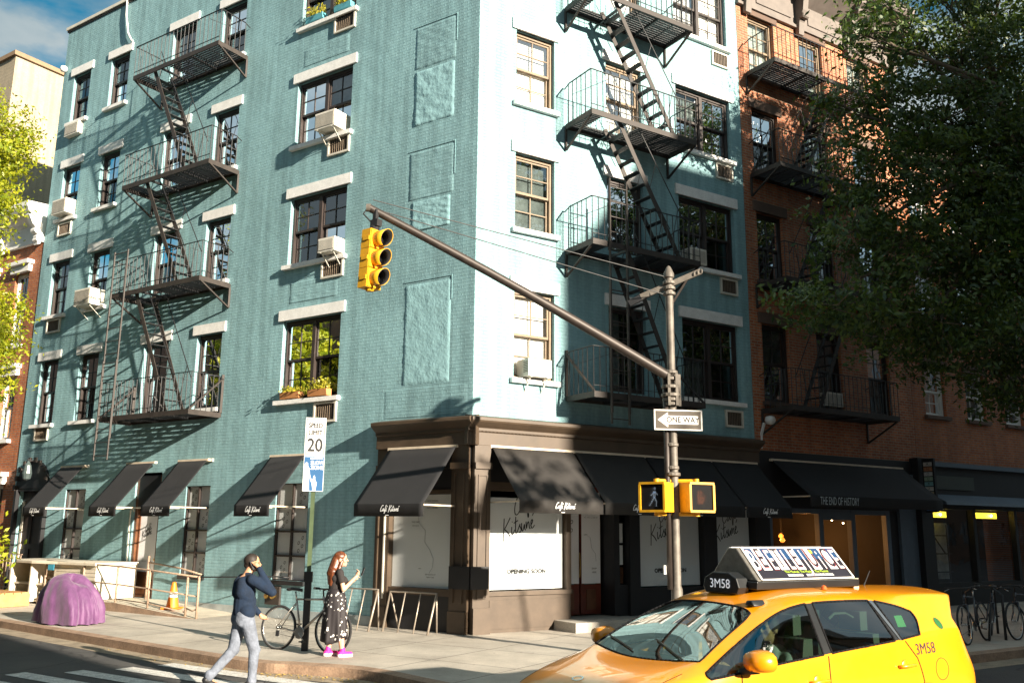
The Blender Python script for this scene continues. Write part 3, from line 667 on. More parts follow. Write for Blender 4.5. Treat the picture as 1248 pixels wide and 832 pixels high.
aircon(FR,5.75,6.25,8.22,8.60,.12,'white framed air conditioner in the shaded window behind the top of the signal pole',bracket=False)
LEAFY=leaf_mat('yellow green leaf',(.34,.36,.03),(.62,.52,.05),.4)
def leaves(mb,pts,size,mat,rg,up=.3):
    m=mb.mi(mat)
    for p in pts:
        n=Vector(rg.normal(size=3)); n.z+=up; n.normalize(); u=n.orthogonal().normalized(); u=Quaternion(n,rg.random()*6.28)@u; w=n.cross(u)
        s=size*(.6+.8*rg.random()); b=len(mb.v); P=Vector(p)
        for q in (P-u*s,P+w*s*.45,P+u*s,P-w*s*.45): mb.v.append(tuple(q)); mb.uv.append((0,0))
        mb.f.append([b,b+1,b+2,b+3]); mb.m.append(m)
def planter(F,s0,s1,z,mat,label,hh,n=240,grp='window planters'):
    T=thing('planter_box',F((s0+s1)/2,0,z),label,'planter',grp)
    q=MB(F); q.prism([(-.05,z),(.10,z),(.12,z+.15),(-.07,z+.15)],s0,s1,mat); q.build('box',T,bevel=.006)
    q=MB(FW); rg=np.random.default_rng(int(s0*100)); P=[]
    for i in range(n): 
        s=s0+.03+(s1-s0-.06)*rg.random(); P.append(F(s,.02+.09*rg.normal(),z+.15+hh*rg.random()**1.3*(.5+.5*math.sin(s*9)**2)))
    leaves(q,P,.035,LEAFY,rg)
    for i in range(16): s=s0+.04+(s1-s0-.08)*rg.random(); a=F(s,.03,z+.12); b=F(s+.04*rg.normal(),.03+.04*rg.normal(),z+.15+hh*.8); q.bar(a,b,.005,.005,LEAFY)
    q.build('foliage',T); return T
TERR=M('orange terracotta',(.50,.22,.08),.8,var=.15); BLUEP=M('light blue planter paint',(.10,.35,.42),.5)
planter(FL,4.70,5.30,4.87,TERR,'terracotta window box with low plants, left one in the lower wide window',.14)
planter(FL,3.84,4.42,4.87,TERR,'terracotta window box with taller plants, right one in the lower wide window',.28)
planter(FL,4.62,5.20,14.15,BLUEP,'blue window box with trailing plants, left one at the topmost wide window',.30)
planter(FL,3.70,4.25,14.15,BLUEP,'blue window box with bushy yellow plants above a vent at the top of the wall',.40,320)
q=MB(FW)
T=thing('wall_box',FL(.15,.1,.95),'plain dark box wrapped round the foot of the building corner below the awnings','box')
q=MB(FL); q.box(-.13,.34,.14,.20,.96,1.37,SHOPB); q.build('casing',T,bevel=.004); q=MB(FR); q.box(-.10,.29,.16,.22,.96,1.37,SHOPB); q.build('lid',T,bevel=.004)
EXPO=1.62
# ================================================================ brick building to the right
BB=thing('brick_building',FR(10.9,0,G),'dark red brick building with bracketed grey cornice and a lit shop under its black awning','building')
b0,b1,BT=RE+.012,14.0,15.95
wr=[(13.75,15.50),(11.1,12.82),(8.2,10.0),(5.15,7.1)]
hs=[(a,b,c,d) for c,d in wr for a,b in ((8.15,9.12),(10.15,11.10),(12.15,13.1))]
mb=MB(FR); wall_mesh(mb,b0,b1,3.95,BT,hs,DRKB,rev=.16)
mb.poly([(b0,0,3.95),(b0,-9,3.95),(b0,-9,BT+1),(b0,0,BT+1)],DRKB); mb.poly([(b1,0,0),(b1,-9,0),(b1,-9,BT+1),(b1,0,BT+1)],DRKB); mb.poly([(b0,-9,0),(b1,-9,0),(b1,-9,BT+1),(b0,-9,BT+1)],DRKB)
mb.poly([(b0,0,BT+.9),(b1,0,BT+.9),(b1,-9,BT+.9),(b0,-9,BT+.9)],RUSTY); mb.build('wall',BB)
mb=MB(FR); mb.poly([(b0+.1,-.9,4.1),(b1-.1,-.9,4.1),(b1-.1,-.9,BT),(b0+.1,-.9,BT)],DARKR); mb.build('room_dark_sheet',BB)  # dark sheet in place of the unlit rooms
BSTONE=M('brownstone lintel',(.12,.075,.055),.8,bump=.002,bs=30)
for (a,b,c,d) in hs:
    top=c>13; sash_window(FR,BB,a,b,c,d,FRAMEB if top else FRAMED,GLASS,lintel=.26,sill=True,lm=BSTONE,backing=[(BLIND,0,1,0,1)] if top else [(CURT,0,1,.0,1)])
GREYC=M('grey painted cornice',(.15,.125,.11),.6,var=.2,vs=3)
mb=MB(FR); mb.prism([(.0,15.72),(.06,15.72),(.06,16.45),(.12,16.5),(.55,16.85),(.85,16.95),(.92,17.05),(.92,17.25),(.0,17.35)],b0,b1+.3,GREYC)
mb.box(b0,b1+.3,.0,.10,15.66,15.74,GREYC)
for k in range(3): a=8.45+2.05*k; mb.box(a,a+1.35,.06,.09,15.9,16.35,GREYC)
mb.build('cornice',BB,bevel=.01)
for k in range(4):
    s=8.05+2.05*k; q=MB(FR); q.F=lambda a,b,c,s=s: FR(s+a,b,c)
    q.prism([(.05,15.45),(.16,15.45),(.20,15.8),(.34,16.1),(.40,16.5),(.75,16.78),(.75,16.9),(.05,16.9)],-.10,.10,GREYC); q.lathe([(.07,-.13),(.09,-.11),(.09,.11),(.07,.13)],(0,.28,15.95),GREYC,12,'x'); q.lathe([(.09,-.12),(.10,-.1),(.10,.1),(.09,.12)],(0,.55,16.62),GREYC,12,'x')
    q.build('cornice_bracket',BB)
FEB=fire_escape(FR,'shaded black fire escape zigzagging down the dark red brick front behind the tree',7.98,11.95,1.0,[13.76,10.96,8.05,4.95],[(0,-1,10.6,9.1,.35,.85),(1,-1,10.6,9.1,.35,.85),(2,-1,10.6,9.1,.35,.85)],brace_last=False)
aircon(FR,10.25,10.85,5.20,5.55,.16,'white air conditioner in the lowest brick facade window behind the signal pole',bracket=False)
q=MB(FR)
T=thing('wall_lamp',FR(8.0,.1,4.5),'pale round flood lamp on the brick pier above the cafe front','lamp')
q.lathe([(0,-.0),(.10,.03),(.13,.12),(.10,.2),(0,.22)],(8.05,.22,4.55),WHT,14); q.build('head',T,smooth=True); q=MB(FR); q.bar((7.95,.0,4.3),(7.95,.12,4.6),.05,.05,WHT); q.bar((7.95,.0,4.0),(7.95,.03,4.4),.04,.03,WHT); q.build('mount',T)
# shop of the brick building
BGREY=M('slate blue shop paint',(.10,.13,.165),.5,var=.15)
mb=MB(FR); mb.box(b0,b1,-.1,.06,2.62,3.95,SHOPB); mb.box(b0,8.05,-.1,.06,0,2.62,SHOPB)
mb.box(8.05,12.45,-.1,.0,0,.72,SHOPB)
for s in (8.0,9.80,11.02,12.42): mb.box(s,s+.16,-.1,.04,.72,2.62,BGREY)
mb.box(8.05,12.5,-.1,.03,2.5,2.62,BGREY); mb.box(8.05,12.5,-.1,.03,.66,.76,BGREY); mb.box(9.9,11.1,-.1,.05,2.36,2.56,BGREY)
mb.box(12.58,12.95,-.1,.0,0,2.62,SHOPB); mb.box(12.95,13.65,-.1,.08,0,3.6,BGREY); mb.box(13.65,b1+.15,-.1,.25,0,4.05,SHOPB)
mb.build('shopfront',BB,bevel=.006)
mb=MB(FR); mb.poly([(8.05,-.04,.76),(12.45,-.04,.76),(12.45,-.04,2.5),(8.05,-.04,2.5)],GLASSC); mb.build('shop_window',BB)
WARMW=M('warm shop wall',(.30,.13,.06),.8,var=.4,vs=2)
mb=MB(FR); mb.poly([(8.0,-4,0),(12.6,-4,0),(12.6,-4,3.2),(8.0,-4,3.2)],WARMW); mb.poly([(8.0,-4,3.2),(12.6,-4,3.2),(12.6,-.1,3.2),(8.0,-.1,3.2)],DARKR); mb.poly([(8.0,-4,.2),(12.6,-4,.2),(12.6,-.1,.2),(8.0,-.1,.2)],WOOD)
mb.poly([(8.0,-4,0),(8.0,-.1,0),(8.0,-.1,3.2),(8.0,-4,3.2)],DARKR); mb.poly([(12.6,-4,0),(12.6,-.1,0),(12.6,-.1,3.2),(12.6,-4,3.2)],DARKR); mb.build('room',BB)
for k in range(4):
    z=.9+.42*k; mb=MB(FR); mb.box(8.4,12.2,-3.9,-3.6,z-.02,z+.02,WOOD)
    for i in range(26):
        s=8.5+3.6*i/26+random.uniform(-.02,.02); h=random.uniform(.15,.3); mb.box(s,s+.07,-3.8,-3.72,z+.02,z+.02+h,random.choice([DARKR,TERR,BLUEP,PAPER,WOOD,BRASS]))
    mb.build('shelf',BB)
LAMP=M('glowing orange lamp glass',(.9,.4,.1),.4,var=0,emit=(1.,.26,.03),es=.8)
LAMPW=M('glowing warm bulb',(1,.8,.6),.4,var=0,emit=(1.,.62,.3),es=14.)
for (s,o,z,r,m) in ((8.35,-1.0,1.62,.10,LAMP),(9.2,-2.4,1.75,.12,LAMP),(10.55,-1.8,1.85,.07,LAMP),(10.35,-2.6,2.3,.09,LAMP),(11.4,-2.6,1.95,.07,LAMP),(11.6,-1.4,2.5,.07,LAMP),(11.9,-.9,2.3,.022,LAMPW),(12.15,-.9,2.2,.022,LAMPW),(11.95,-1.3,2.38,.02,LAMPW),(8.75,-.9,2.15,.02,LAMPW)):
    T=thing('pendant_lamp',FR(s,o,z),'glowing warm lamp hanging inside the lit shop window','lamp','glowing lamps inside the lit shop')
    q=MB(FR); q.lathe([(0,-r),(r*.8,-r*.6),(r,0),(r*.7,r*.6),(.01,r)],(s,o,z),m,12); q.build('bulb',T,smooth=True)
    q=MB(FR); q.tube([(s,o,z+r),(s,o,3.18)],.006,DARKR,4); q.build('cord',T)
for k_,(s_,o_,z_,e_) in enumerate(((8.5,-1.6,1.9,26),(10.5,-2.2,1.9,34),(11.5,-1.9,1.8,22))):
    ld=bpy.data.lights.new('lamp_glow','POINT'); ld.energy=e_; ld.color=(1.,.40,.10); ld.shadow_soft_size=.12; lo=bpy.data.objects.new('lamp_glow',ld); COL.objects.link(lo); lo.location=FR(s_,o_,z_)
T=thing('dining_table',FR(10.6,-1.2,.2),'small dark table standing behind the lit shop window','table')
q=MB(FR); q.lathe([(.4,0),(.4,.03)],(10.6,-1.2,.95),WOOD,20); q.build('tabletop',T); q=MB(FR); q.lathe([(.22,0),(.04,.04),(.03,.7)],(10.6,-1.2,.2),DARKR,12); q.build('leg',T)
awning(FR,8.15,13.15,'long black awning with pale capital lettering over the lit shop window',zt=3.72,zf=2.88,out=1.2,val=.25,text=('THE END OF HISTORY',.26,.50),tx=9.15,grp=False)
T=thing('blade_sign',FR(13.8,.6,3.3),'narrow multicoloured vertical sign projecting from the dark pier beside the bicycles','sign')
q=MB(FR); q.box(13.78,13.86,.28,.62,2.60,4.02,SHOPB); q.build('panel',T,bevel=.005)
q=MB(FR); cols=[(.5,.45,.4),(.45,.2,.1),(.5,.5,.48),(.3,.4,.3),(.2,.4,.42),(.5,.48,.45),(.35,.3,.2),(.1,.3,.4),(.4,.42,.45),(.05,.12,.3)]
for i,c in enumerate(cols):
    z=3.92-i*.13; q.box(13.765,13.78,.33,.57,z-.105,z,M('sign colour %d'%i,c,.6,var=.2)); put_text(q,'AHOURSNY8K'[i],.1,0,0,0,INK,fn=lambda x,y,z=z:(13.762,.45-x,z-.052+y))
q.build('lettering',T)
# ---- second brick building
B2=thing('brick_building',FR(17.2,0,G),'further orange brick building with white framed windows mostly hidden by the dark tree','building')
c0,c1,CT=14.012,22.0,13.4
wr2=[(10.9,12.4),(8.15,9.5),(5.3,6.7)]; hs2=[(a,a+.98,c,d) for c,d in wr2 for a in (14.6,16.6,18.6,20.4)]
mb=MB(FR); wall_mesh(mb,c0,c1,4.0,CT,hs2,REDB,rev=.14)
mb.poly([(c0,0,CT),(c1,0,CT),(c1,-9,CT),(c0,-9,CT)],RUSTY); mb.poly([(c1,0,0),(c1,-9,0),(c1,-9,CT),(c1,0,CT)],REDB); mb.build('wall',B2)
mb=MB(FR); mb.poly([(c0+.1,-.9,4.1),(c1-.1,-.9,4.1),(c1-.1,-.9,CT),(c0+.1,-.9,CT)],DARKR); mb.build('room_dark_sheet',B2)  # room darkness drawn as one dark sheet
for h in hs2: sash_window(FR,B2,*h,FRAMEW,GLASS,lintel=.22,sill=True,lm=BSTONE,backing=[(CURT,0,1,0,1)])
mb=MB(FR); mb.prism([(0,12.75),(.08,12.75),(.15,13.0),(.5,13.25),(.5,13.4),(0,13.45)],c0,c1,GREYC); mb.build('cornice',B2)
mb=MB(FR); mb.box(c0+.15,c1,-.1,.08,2.72,4.0,SHOPB); mb.box(c0+.15,c1,-.1,.0,0,.75,SHOPB); mb.box(c0+.2,c1,.0,.22,3.86,3.98,BGREY); mb.box(14.5,16.4,.08,.12,3.25,3.62,M('dim shop signboard',(.05,.06,.05),.5)); 
for s in (14.2,16.3,18.4,20.6): mb.box(s,s+.14,-.1,.06,.75,2.72,SHOPB)
mb.prism([(.06,3.12),(.5,2.9),(.52,2.82),(.06,2.86)],14.4,19.5,BGREY); mb.build('shopfront',B2)
mb=MB(FR); mb.poly([(14.3,-.04,.75),(21.9,-.04,.75),(21.9,-.04,2.72),(14.3,-.04,2.72)],GLASSC); mb.build('shop_window',B2)
mb=MB(FR); mb.poly([(14.2,-3,0),(21.9,-3,0),(21.9,-3,3.2),(14.2,-3,3.2)],DARKR); mb.poly([(14.2,-3,3.2),(21.9,-3,3.2),(21.9,-.1,3.2),(14.2,-.1,3.2)],DARKR)
mb.poly([(14.8,-.7,.8),(16.2,-.7,.8),(16.2,-.7,2.35),(14.8,-.7,2.35)],CURT); mb.build('room',B2)
LY=M('glowing yellow strip',(.9,.7,.1),.5,var=0,emit=(1.,.72,.04),es=1.2)
for s in (14.5,17.0):
    T=thing('light_strip',FR(s+.6,-.3,2.6),'flat yellow lit strip inside the top of the dark shop window behind the bicycles','light','yellow strips in the far shop window')
    q=MB(FR); q.box(s,s+1.1,-.34,-.3,2.50,2.66,LY); q.build('panel',T); q=MB(FR); q.lathe([(0,-.04),(.035,0),(0,.04)],(s+.75,-.25,2.58),LAMPW,10); q.build('bulb',T)
T=thing('display_rack',FR(15.4,-.6,.8),'dark cross braced rack standing in the far shop window','rack')
q=MB(FR)
for s in (15.05,15.95): q.bar((s,-.55,.3),(s,-.55,2.3),.04,.04,BLK)
for z in (1.0,1.5,2.0): q.bar((14.9,-.55,z),(16.1,-.55,z),.03,.03,BLK)
q.bar((15.1,-.55,2.2),(15.8,-.55,1.5),.03,.03,BLK); q.build('frame',T)
# ================================================================ left buildings
LB=thing('brick_building',FL(18.6,0,G),'orange brick house with a white bracketed cornice between the tree and the teal building','building')
mb=MB(FL); d0,d1,DT=16.14,21.5,10.6
hl=[(16.78,17.55,c,d) for c,d in ((7.35,9.62),(4.5,6.4),(1.1,3.2))]+[(18.6,19.4,c,d) for c,d in ((7.35,9.62),(4.5,6.4),(1.1,3.2))]
wall_mesh(mb,d0,d1,0,DT,hl,REDB,o=-.02,rev=.14); mb.poly([(d1,0,0),(d1,-9,0),(d1,-9,DT),(d1,0,DT)],REDB); mb.poly([(d0,-.02,DT),(d1,-.02,DT),(d1,-9,DT+.2),(d0,-9,DT+.2)],RUSTY); mb.build('wall',LB)
mb=MB(FL); mb.poly([(d0,-.9,.2),(d1-.1,-.9,.2),(d1-.1,-.9,DT-.1),(d0,-.9,DT-.1)],DARKR); mb.build('room_dark_sheet',LB)  # dark sheet standing in for the unlit interior
for h in hl:
    w=sash_window(FL,LB,*h,FRAMEW,GLASS,o=-.16,sill=True,backing=[(CURT,0,.6,0,1)])
    q=MB(FL); q.box(h[0]-.12,h[1]+.12,-.05,.10,h[3],h[3]+.22,WHT); q.box(h[0]-.2,h[1]+.2,-.05,.2,h[3]+.22,h[3]+.34,WHT); q.build('lintel',w,bevel=.01)
mb=MB(FL); mb.prism([(-.02,10.45),(.08,10.45),(.10,11.0),(.2,11.1),(.55,11.3),(.62,11.45),(.62,11.6),(-.02,11.65)],16.15,d1,WHT); mb.build('cornice',LB,bevel=.01)
for s in (16.3,18.3,20.3):
    q=MB(FL); q.F=lambda a,b,c,s=s: FL(s+a,b,c); q.prism([(.06,10.4),(.14,10.35),(.2,10.6),(.16,10.8),(.36,10.95),(.50,11.2),(.5,11.3),(.06,11.3)],-.09,.11,WHT); q.lathe([(.08,-.12),(.1,-.1),(.1,.12),(.08,.14)],(0,.2,10.78),WHT,12,'x'); q.lathe([(.06,-.12),(.07,-.1),(.07,.12),(.06,.14)],(0,.14,10.5),WHT,12,'x'); q.build('cornice_bracket',LB)
BEI=brick_mat('cream painted brick',(.50,.41,.29),(.47,.385,.27),(.46,.38,.27),stain=.18,dist=.002)
XB=thing('plain_building',FL(27,-5,G),'tall plain cream rendered building rising behind the orange brick house','building')
def FX(a,b,c): return FL(22.5+b,-1.55-a,c)
mb=MB(FX); mb.poly([(0,0,0),(16,0,0),(16,0,19.25),(0,0,19.25)],BEI); mb.poly([(0,0,0),(0,9,0),(0,9,19.25),(0,0,19.25)],BEI); mb.poly([(0,0,19.2),(16,0,19.2),(16,9,19.2),(0,9,19.2)],RUSTY); mb.poly([(0,9,0),(16,9,0),(16,9,19.25),(0,9,19.25)],BEI); mb.build('wall',XB)
mb=MB(FX); mb.box(-.1,16,-.1,.2,19.25,19.42,M('brown coping',(.26,.17,.10),.7)); mb.box(-.1,.2,.2,9,19.25,19.42,MATS['brown coping']); mb.build('coping',XB)
# ================================================================ buildings across the avenue, behind the viewer
def far_block(s0,s1,o0,o1,h,label,mat):
    T=thing('brick_building',FR((s0+s1)/2,(o0+o1)/2,0),label,'building')
    q=MB(FR); hs=[]
    n=max(1,int((s1-s0)/2.4))
    for k in range(6):
        z=1.2+3.0*k
        if z+1.8>h-.8: break
        for i in range(n): a=s0+(s1-s0)*(i+.5)/n-.5; hs.append((a,a+1.,z,z+1.7))
    wall_mesh(q,s0,s1,0,h,hs,mat,o=o0,rev=-.15); q.poly([(s0,o0,0),(s0,o1,0),(s0,o1,h),(s0,o0,h)],mat); q.poly([(s1,o0,0),(s1,o1,0),(s1,o1,h),(s1,o0,h)],mat); q.poly([(s0,o1,0),(s1,o1,0),(s1,o1,h),(s0,o1,h)],mat); q.poly([(s0,o0,h),(s1,o0,h),(s1,o1,h),(s0,o1,h)],RUSTY); q.build('wall',T)
    q=MB(FR)
    for a,b,c,d in hs: q.poly([(a,o0+.14,c),(b,o0+.14,c),(b,o0+.14,d),(a,o0+.14,d)],M('far window glass',(.05,.06,.07),.1,var=.1))
    q.build('window',T)
    q=MB(FR); q.box(s0-.1,s1+.1,o0-.25,o0,h-.4,h+.05,GREYC); q.build('cornice',T)
    return T
far_block(10.5,110.0,27,37,19.0,'long brick block across the avenue to the right, out of the picture',M('far dull brick',(.14,.08,.055),.85,var=.25,vs=1.))
far_block(-34.,.05,27,37,17.5,'brick block across the avenue behind the viewer, out of the picture',MATS['far dull brick'])
def side_block(F,s0,s1,o0,o1,h,label,mat):
    T=thing('brick_building',F((s0+s1)/2,(o0+o1)/2,0),label,'building'); q=MB(F); hs=[]; n=int((s1-s0)/2.6)
    for k in range(int((h-1.5)/3)):
        for i in range(n): a=s0+(s1-s0)*(i+.5)/n-.5; hs.append((a,a+1.,1.2+3*k,2.9+3*k))
    inw=1 if o0>0 else -1
    wall_mesh(q,s0,s1,0,h,hs,mat,o=o0,rev=-.15*inw)
    for s in (s0,s1): q.poly([(s,o0,0),(s,o1,0),(s,o1,h),(s,o0,h)],mat)
    q.poly([(s0,o1,0),(s1,o1,0),(s1,o1,h),(s0,o1,h)],mat); q.poly([(s0,o0,h),(s1,o0,h),(s1,o1,h),(s0,o1,h)],RUSTY); q.build('wall',T)
    q=MB(F)
    for a,b,c,d in hs: q.poly([(a,o0+.14*inw,c),(b,o0+.14*inw,c),(b,o0+.14*inw,d),(a,o0+.14*inw,d)],MATS['far window glass'])
    q.build('window',T); return T
side_block(FL,3.,60.,16.,27.,13.,'row of brick houses on the far side of the side street, out of the picture',MATS['far dull brick'])
side_block(FR,22.02,90.,0.,-10.,14.,'long brick row continuing up the avenue beyond the dark tree, out of the picture',MATS['far dull brick'])
# ================================================================ ground
ASPH=None
def asphalt():
    m,nt,out=_nt('worn asphalt'); L=nt.links; b=N(nt,'ShaderNodeBsdfPrincipled',Roughness=.85); tc=N(nt,'ShaderNodeTexCoord')
    n1=N(nt,'ShaderNodeTexNoise',Scale=.6,Detail=8.,Roughness=.7); n2=N(nt,'ShaderNodeTexNoise',Scale=160.,Detail=3.); n3=N(nt,'ShaderNodeTexVoronoi',Scale=.55,feature='DISTANCE_TO_EDGE')
    for n in (n1,n2): L.new(tc.outputs['Object'],n.inputs['Vector'])
    w=N(nt,'ShaderNodeTexNoise',Scale=1.3,Detail=6.); L.new(tc.outputs['Object'],w.inputs['Vector']); mx=N(nt,'ShaderNodeMix',data_type='RGBA',blend_type='LINEAR_LIGHT'); mx.inputs[0].default_value=.35; L.new(tc.outputs['Object'],mx.inputs[6]); L.new(w.outputs[1],mx.inputs[7]); L.new(mx.outputs[2],n3.inputs['Vector'])
    c=ramp(nt,n1.outputs[0],.3,.7,(.045,.046,.05),(.085,.082,.078)); c=mixc(nt,1.,c,ramp(nt,n2.outputs[0],.3,.7,(.7,.7,.7),(1.35,1.3,1.25)),'MULTIPLY'); c=mixc(nt,1.,c,ramp(nt,n3.outputs['Distance'],0.,.018,(.45,)*3,(1.,)*3),'MULTIPLY')
    L.new(c,b.inputs['Base Color']); bp=N(nt,'ShaderNodeBump',Distance=.004); L.new(n2.outputs[0],bp.inputs['Height']); L.new(bp.outputs[0],b.inputs['Normal']); L.new(b.outputs[0],out.inputs[0]); return m
def paving(name,c1,c2,sx=1.5,sy=1.5):
    m,nt,out=_nt(name); L=nt.links; b=N(nt,'ShaderNodeBsdfPrincipled',Roughness=.8); uv=N(nt,'ShaderNodeUVMap'); tc=N(nt,'ShaderNodeTexCoord')
    br=N(nt,'ShaderNodeTexBrick'); br.offset=0.; br.inputs['Scale'].default_value=1.; br.inputs['Brick Width'].default_value=sx; br.inputs['Row Height'].default_value=sy; br.inputs['Mortar Size'].default_value=.012; br.inputs['Mortar Smooth'].default_value=.2
    br.inputs['Color1'].default_value=c4(c1); br.inputs['Color2'].default_value=c4(c2); br.inputs['Mortar'].default_value=c4([x*.35 for x in c1]); L.new(uv.outputs[0],br.inputs['Vector'])
    n1=N(nt,'ShaderNodeTexNoise',Scale=.9,Detail=9.,Roughness=.7); n2=N(nt,'ShaderNodeTexNoise',Scale=90.,Detail=3.); n3=N(nt,'ShaderNodeTexVoronoi',Scale=3.3)
    for n in (n1,n2,n3): L.new(tc.outputs['Object'],n.inputs['Vector'])
    c=mixc(nt,1.,br.outputs[0],ramp(nt,n1.outputs[0],.3,.7,(.60,.59,.58),(1.12,1.11,1.1)),'MULTIPLY'); c=mixc(nt,1.,c,ramp(nt,n2.outputs[0],.3,.7,(.85,)*3,(1.1,)*3),'MULTIPLY'); c=mixc(nt,1.,c,ramp(nt,n3.outputs['Distance'],.05,.08,(.55,)*3,(1.,)*3),'MULTIPLY')
    L.new(c,b.inputs['Base Color']); bp=N(nt,'ShaderNodeBump',Distance=.003); L.new(n2.outputs[0],bp.inputs['Height']); b2=N(nt,'ShaderNodeBump',Distance=.006); L.new(n1.outputs[0],b2.inputs['Height']); L.new(bp.outputs[0],b2.inputs['Normal']); L.new(b2.outputs[0],b.inputs['Normal']); L.new(b.outputs[0],out.inputs[0]); return m
ASPH=asphalt(); PAVE=paving('concrete pavement',(.47,.43,.37),(.52,.47,.40))
KERB=M('worn kerb stone',(.30,.20,.135),.8,var=.35,vs=3,bump=.004,bs=20,fine=.2)
q=MB(FW); q.poly([(-400,-400,0),(400,-400,0),(400,600,0),(-400,600,0)],ASPH); struct(q.build('road'))
# kerb line: along the side street, round the corner, along the avenue
kp=[FL(60,3.2,0),FL(14,3.55,0),FL(9,3.8,0),FL(4.5,4.3,0),(-3.95,14.0),(-3.05,13.62),(-2.3,13.35),(-1.75,12.95),(-1.2,12.35),(-.62,11.75),(.0,11.35),(.7,11.25),(1.5,11.65)]+[FR(s,6.15,0) for s in (0.3,3,8,20,80)]
kp=[Vector((p[0],p[1],0)) for p in kp]
def cr(P,n=6):
    o=[]
    for i in range(len(P)-1):
        a,b,c,d=P[max(i-1,0)],P[i],P[i+1],P[min(i+2,len(P)-1)]
        k=n if 2<i<14 else 1
        for j in range(k):
            t=j/k; o.append(.5*((2*b)+(c-a)*t+(2*a-5*b+4*c-d)*t*t+(3*b-a-3*c+d)*t**3) if k>1 else b)
    o.append(P[-1]); return o
K=cr(kp)
nrm=[]
for i,p in enumerate(K):
    d=(K[min(i+1,len(K)-1)]-K[max(i-1,0)]).normalized(); nrm.append(Vector((-d.y,d.x,0)))   # towards the building
back=[FR(80,-12,0),FL(60,-12,0)]
q=MB(FW); ins=[p+n*.16 for p,n in zip(K,nrm)]
loc=lambda x,y:(((x-P0[0])*DL[0]+(y-P0[1])*DL[1]),((x-P0[0])*NL[0]+(y-P0[1])*NL[1]))
pts=[(p.x,p.y,G) for p in ins]+[(b[0],b[1],G) for b in back]
q.poly(pts,PAVE,[loc(p[0],p[1]) for p in pts]); sw=struct(q.build('pavement'))
me=sw.data; bm=bmesh.new(); bm.from_mesh(me); bmesh.ops.triangulate(bm,faces=bm.faces,ngon_method='EAR_CLIP'); bm.to_mesh(me); bm.free()
q=MB(FW); acc=0
for i in range(len(K)-1):
    a,b=K[i],K[i+1]; ia,ib=ins[i],ins[i+1]; g=G+.004
    q.poly([(a.x,a.y,g-.02),(b.x,b.y,g-.02),(ib.x,ib.y,g),(ia.x,ia.y,g)],KERB); q.poly([(a.x,a.y,0),(b.x,b.y,0),(b.x,b.y,g-.02),(a.x,a.y,g-.02)],KERB)
q.build('kerb'); struct(bpy.data.objects['kerb'])
# gutter grime strip
q=MB(FW); GUT=M('gutter concrete and grit',(.30,.24,.17),.9,var=.35,vs=4,bump=.004,bs=60,fine=.3)
for i in range(2,len(K)-3):
    a,b=K[i],K[i+1]; oa,ob=a-nrm[i]*.42,b-nrm[i+1]*.42
    q.poly([(a.x,a.y,.004),(b.x,b.y,.004),(ob.x,ob.y,.004),(oa.x,oa.y,.004)],GUT)
struct(q.build('gutter'))
LIN=M('worn white road paint',(.62,.60,.56),.8,var=.3,vs=9,fine=.3,bs=30)
def stripe(s0,s1,o0,o1):
    q=MB(FL); q.poly([(s0,o0,.008),(s1,o0,.008),(s1,o1,.008),(s0,o1,.008)],LIN); struct(q.build('crosswalk_stripe'))
for k,(a,b) in enumerate(((-3.2,2.05),(-3.2,2.2),(-3.2,2.5),(-3.2,2.95),(-3.2,3.3))):
    o=4.82+.60*k; stripe(a,b,o,o+.30)
for k in range(8):
    q=MB(FR); s=-6.6+0*k; q.poly([(-8.5,7.2+1.0*k,.008),(-5.5,7.2+1.0*k,.008),(-5.5,7.6+1.0*k,.008),(-8.5,7.6+1.0*k,.008)],LIN); struct(q.build('crosswalk_stripe'))
# leaf litter in the gutter
q=MB(FW); rg=np.random.default_rng(5); P=[]
for i in range(520):
    k=int(rg.integers(3,len(K)-14)); t=rg.random(); p=K[k].lerp(K[k+1],t)-nrm[k]*(.05+.30*abs(rg.normal())*.6); P.append((p.x,p.y,.014))
leaves(q,P,.022,M('dry fallen leaf',(.42,.28,.07),.8,var=.4),rg,up=4.); tag(q.build('leaf_litter'),'dry yellow leaves scattered along the gutter','leaf litter',kind='stuff')
q=MB(FL); RAMPC=M('pale ramp concrete',(.50,.45,.36),.85,var=.2,vs=2,bump=.003,bs=25,fine=.15)
q.poly([(12.2,.02,.34),(9.0,.02,.34),(9.0,1.25,.34),(12.2,1.25,.34)],RAMPC); q.poly([(9.0,.02,.34),(6.2,.02,.156),(6.2,1.25,.156),(9.0,1.25,.34)],RAMPC)
q.poly([(12.2,1.25,.34),(9.0,1.25,.34),(9.0,1.25,.15),(12.2,1.25,.15)],KERB); q.poly([(9.0,1.25,.34),(6.2,1.25,.156),(6.2,1.25,.15),(9.0,1.25,.15)],KERB); struct(q.build('ramp'))
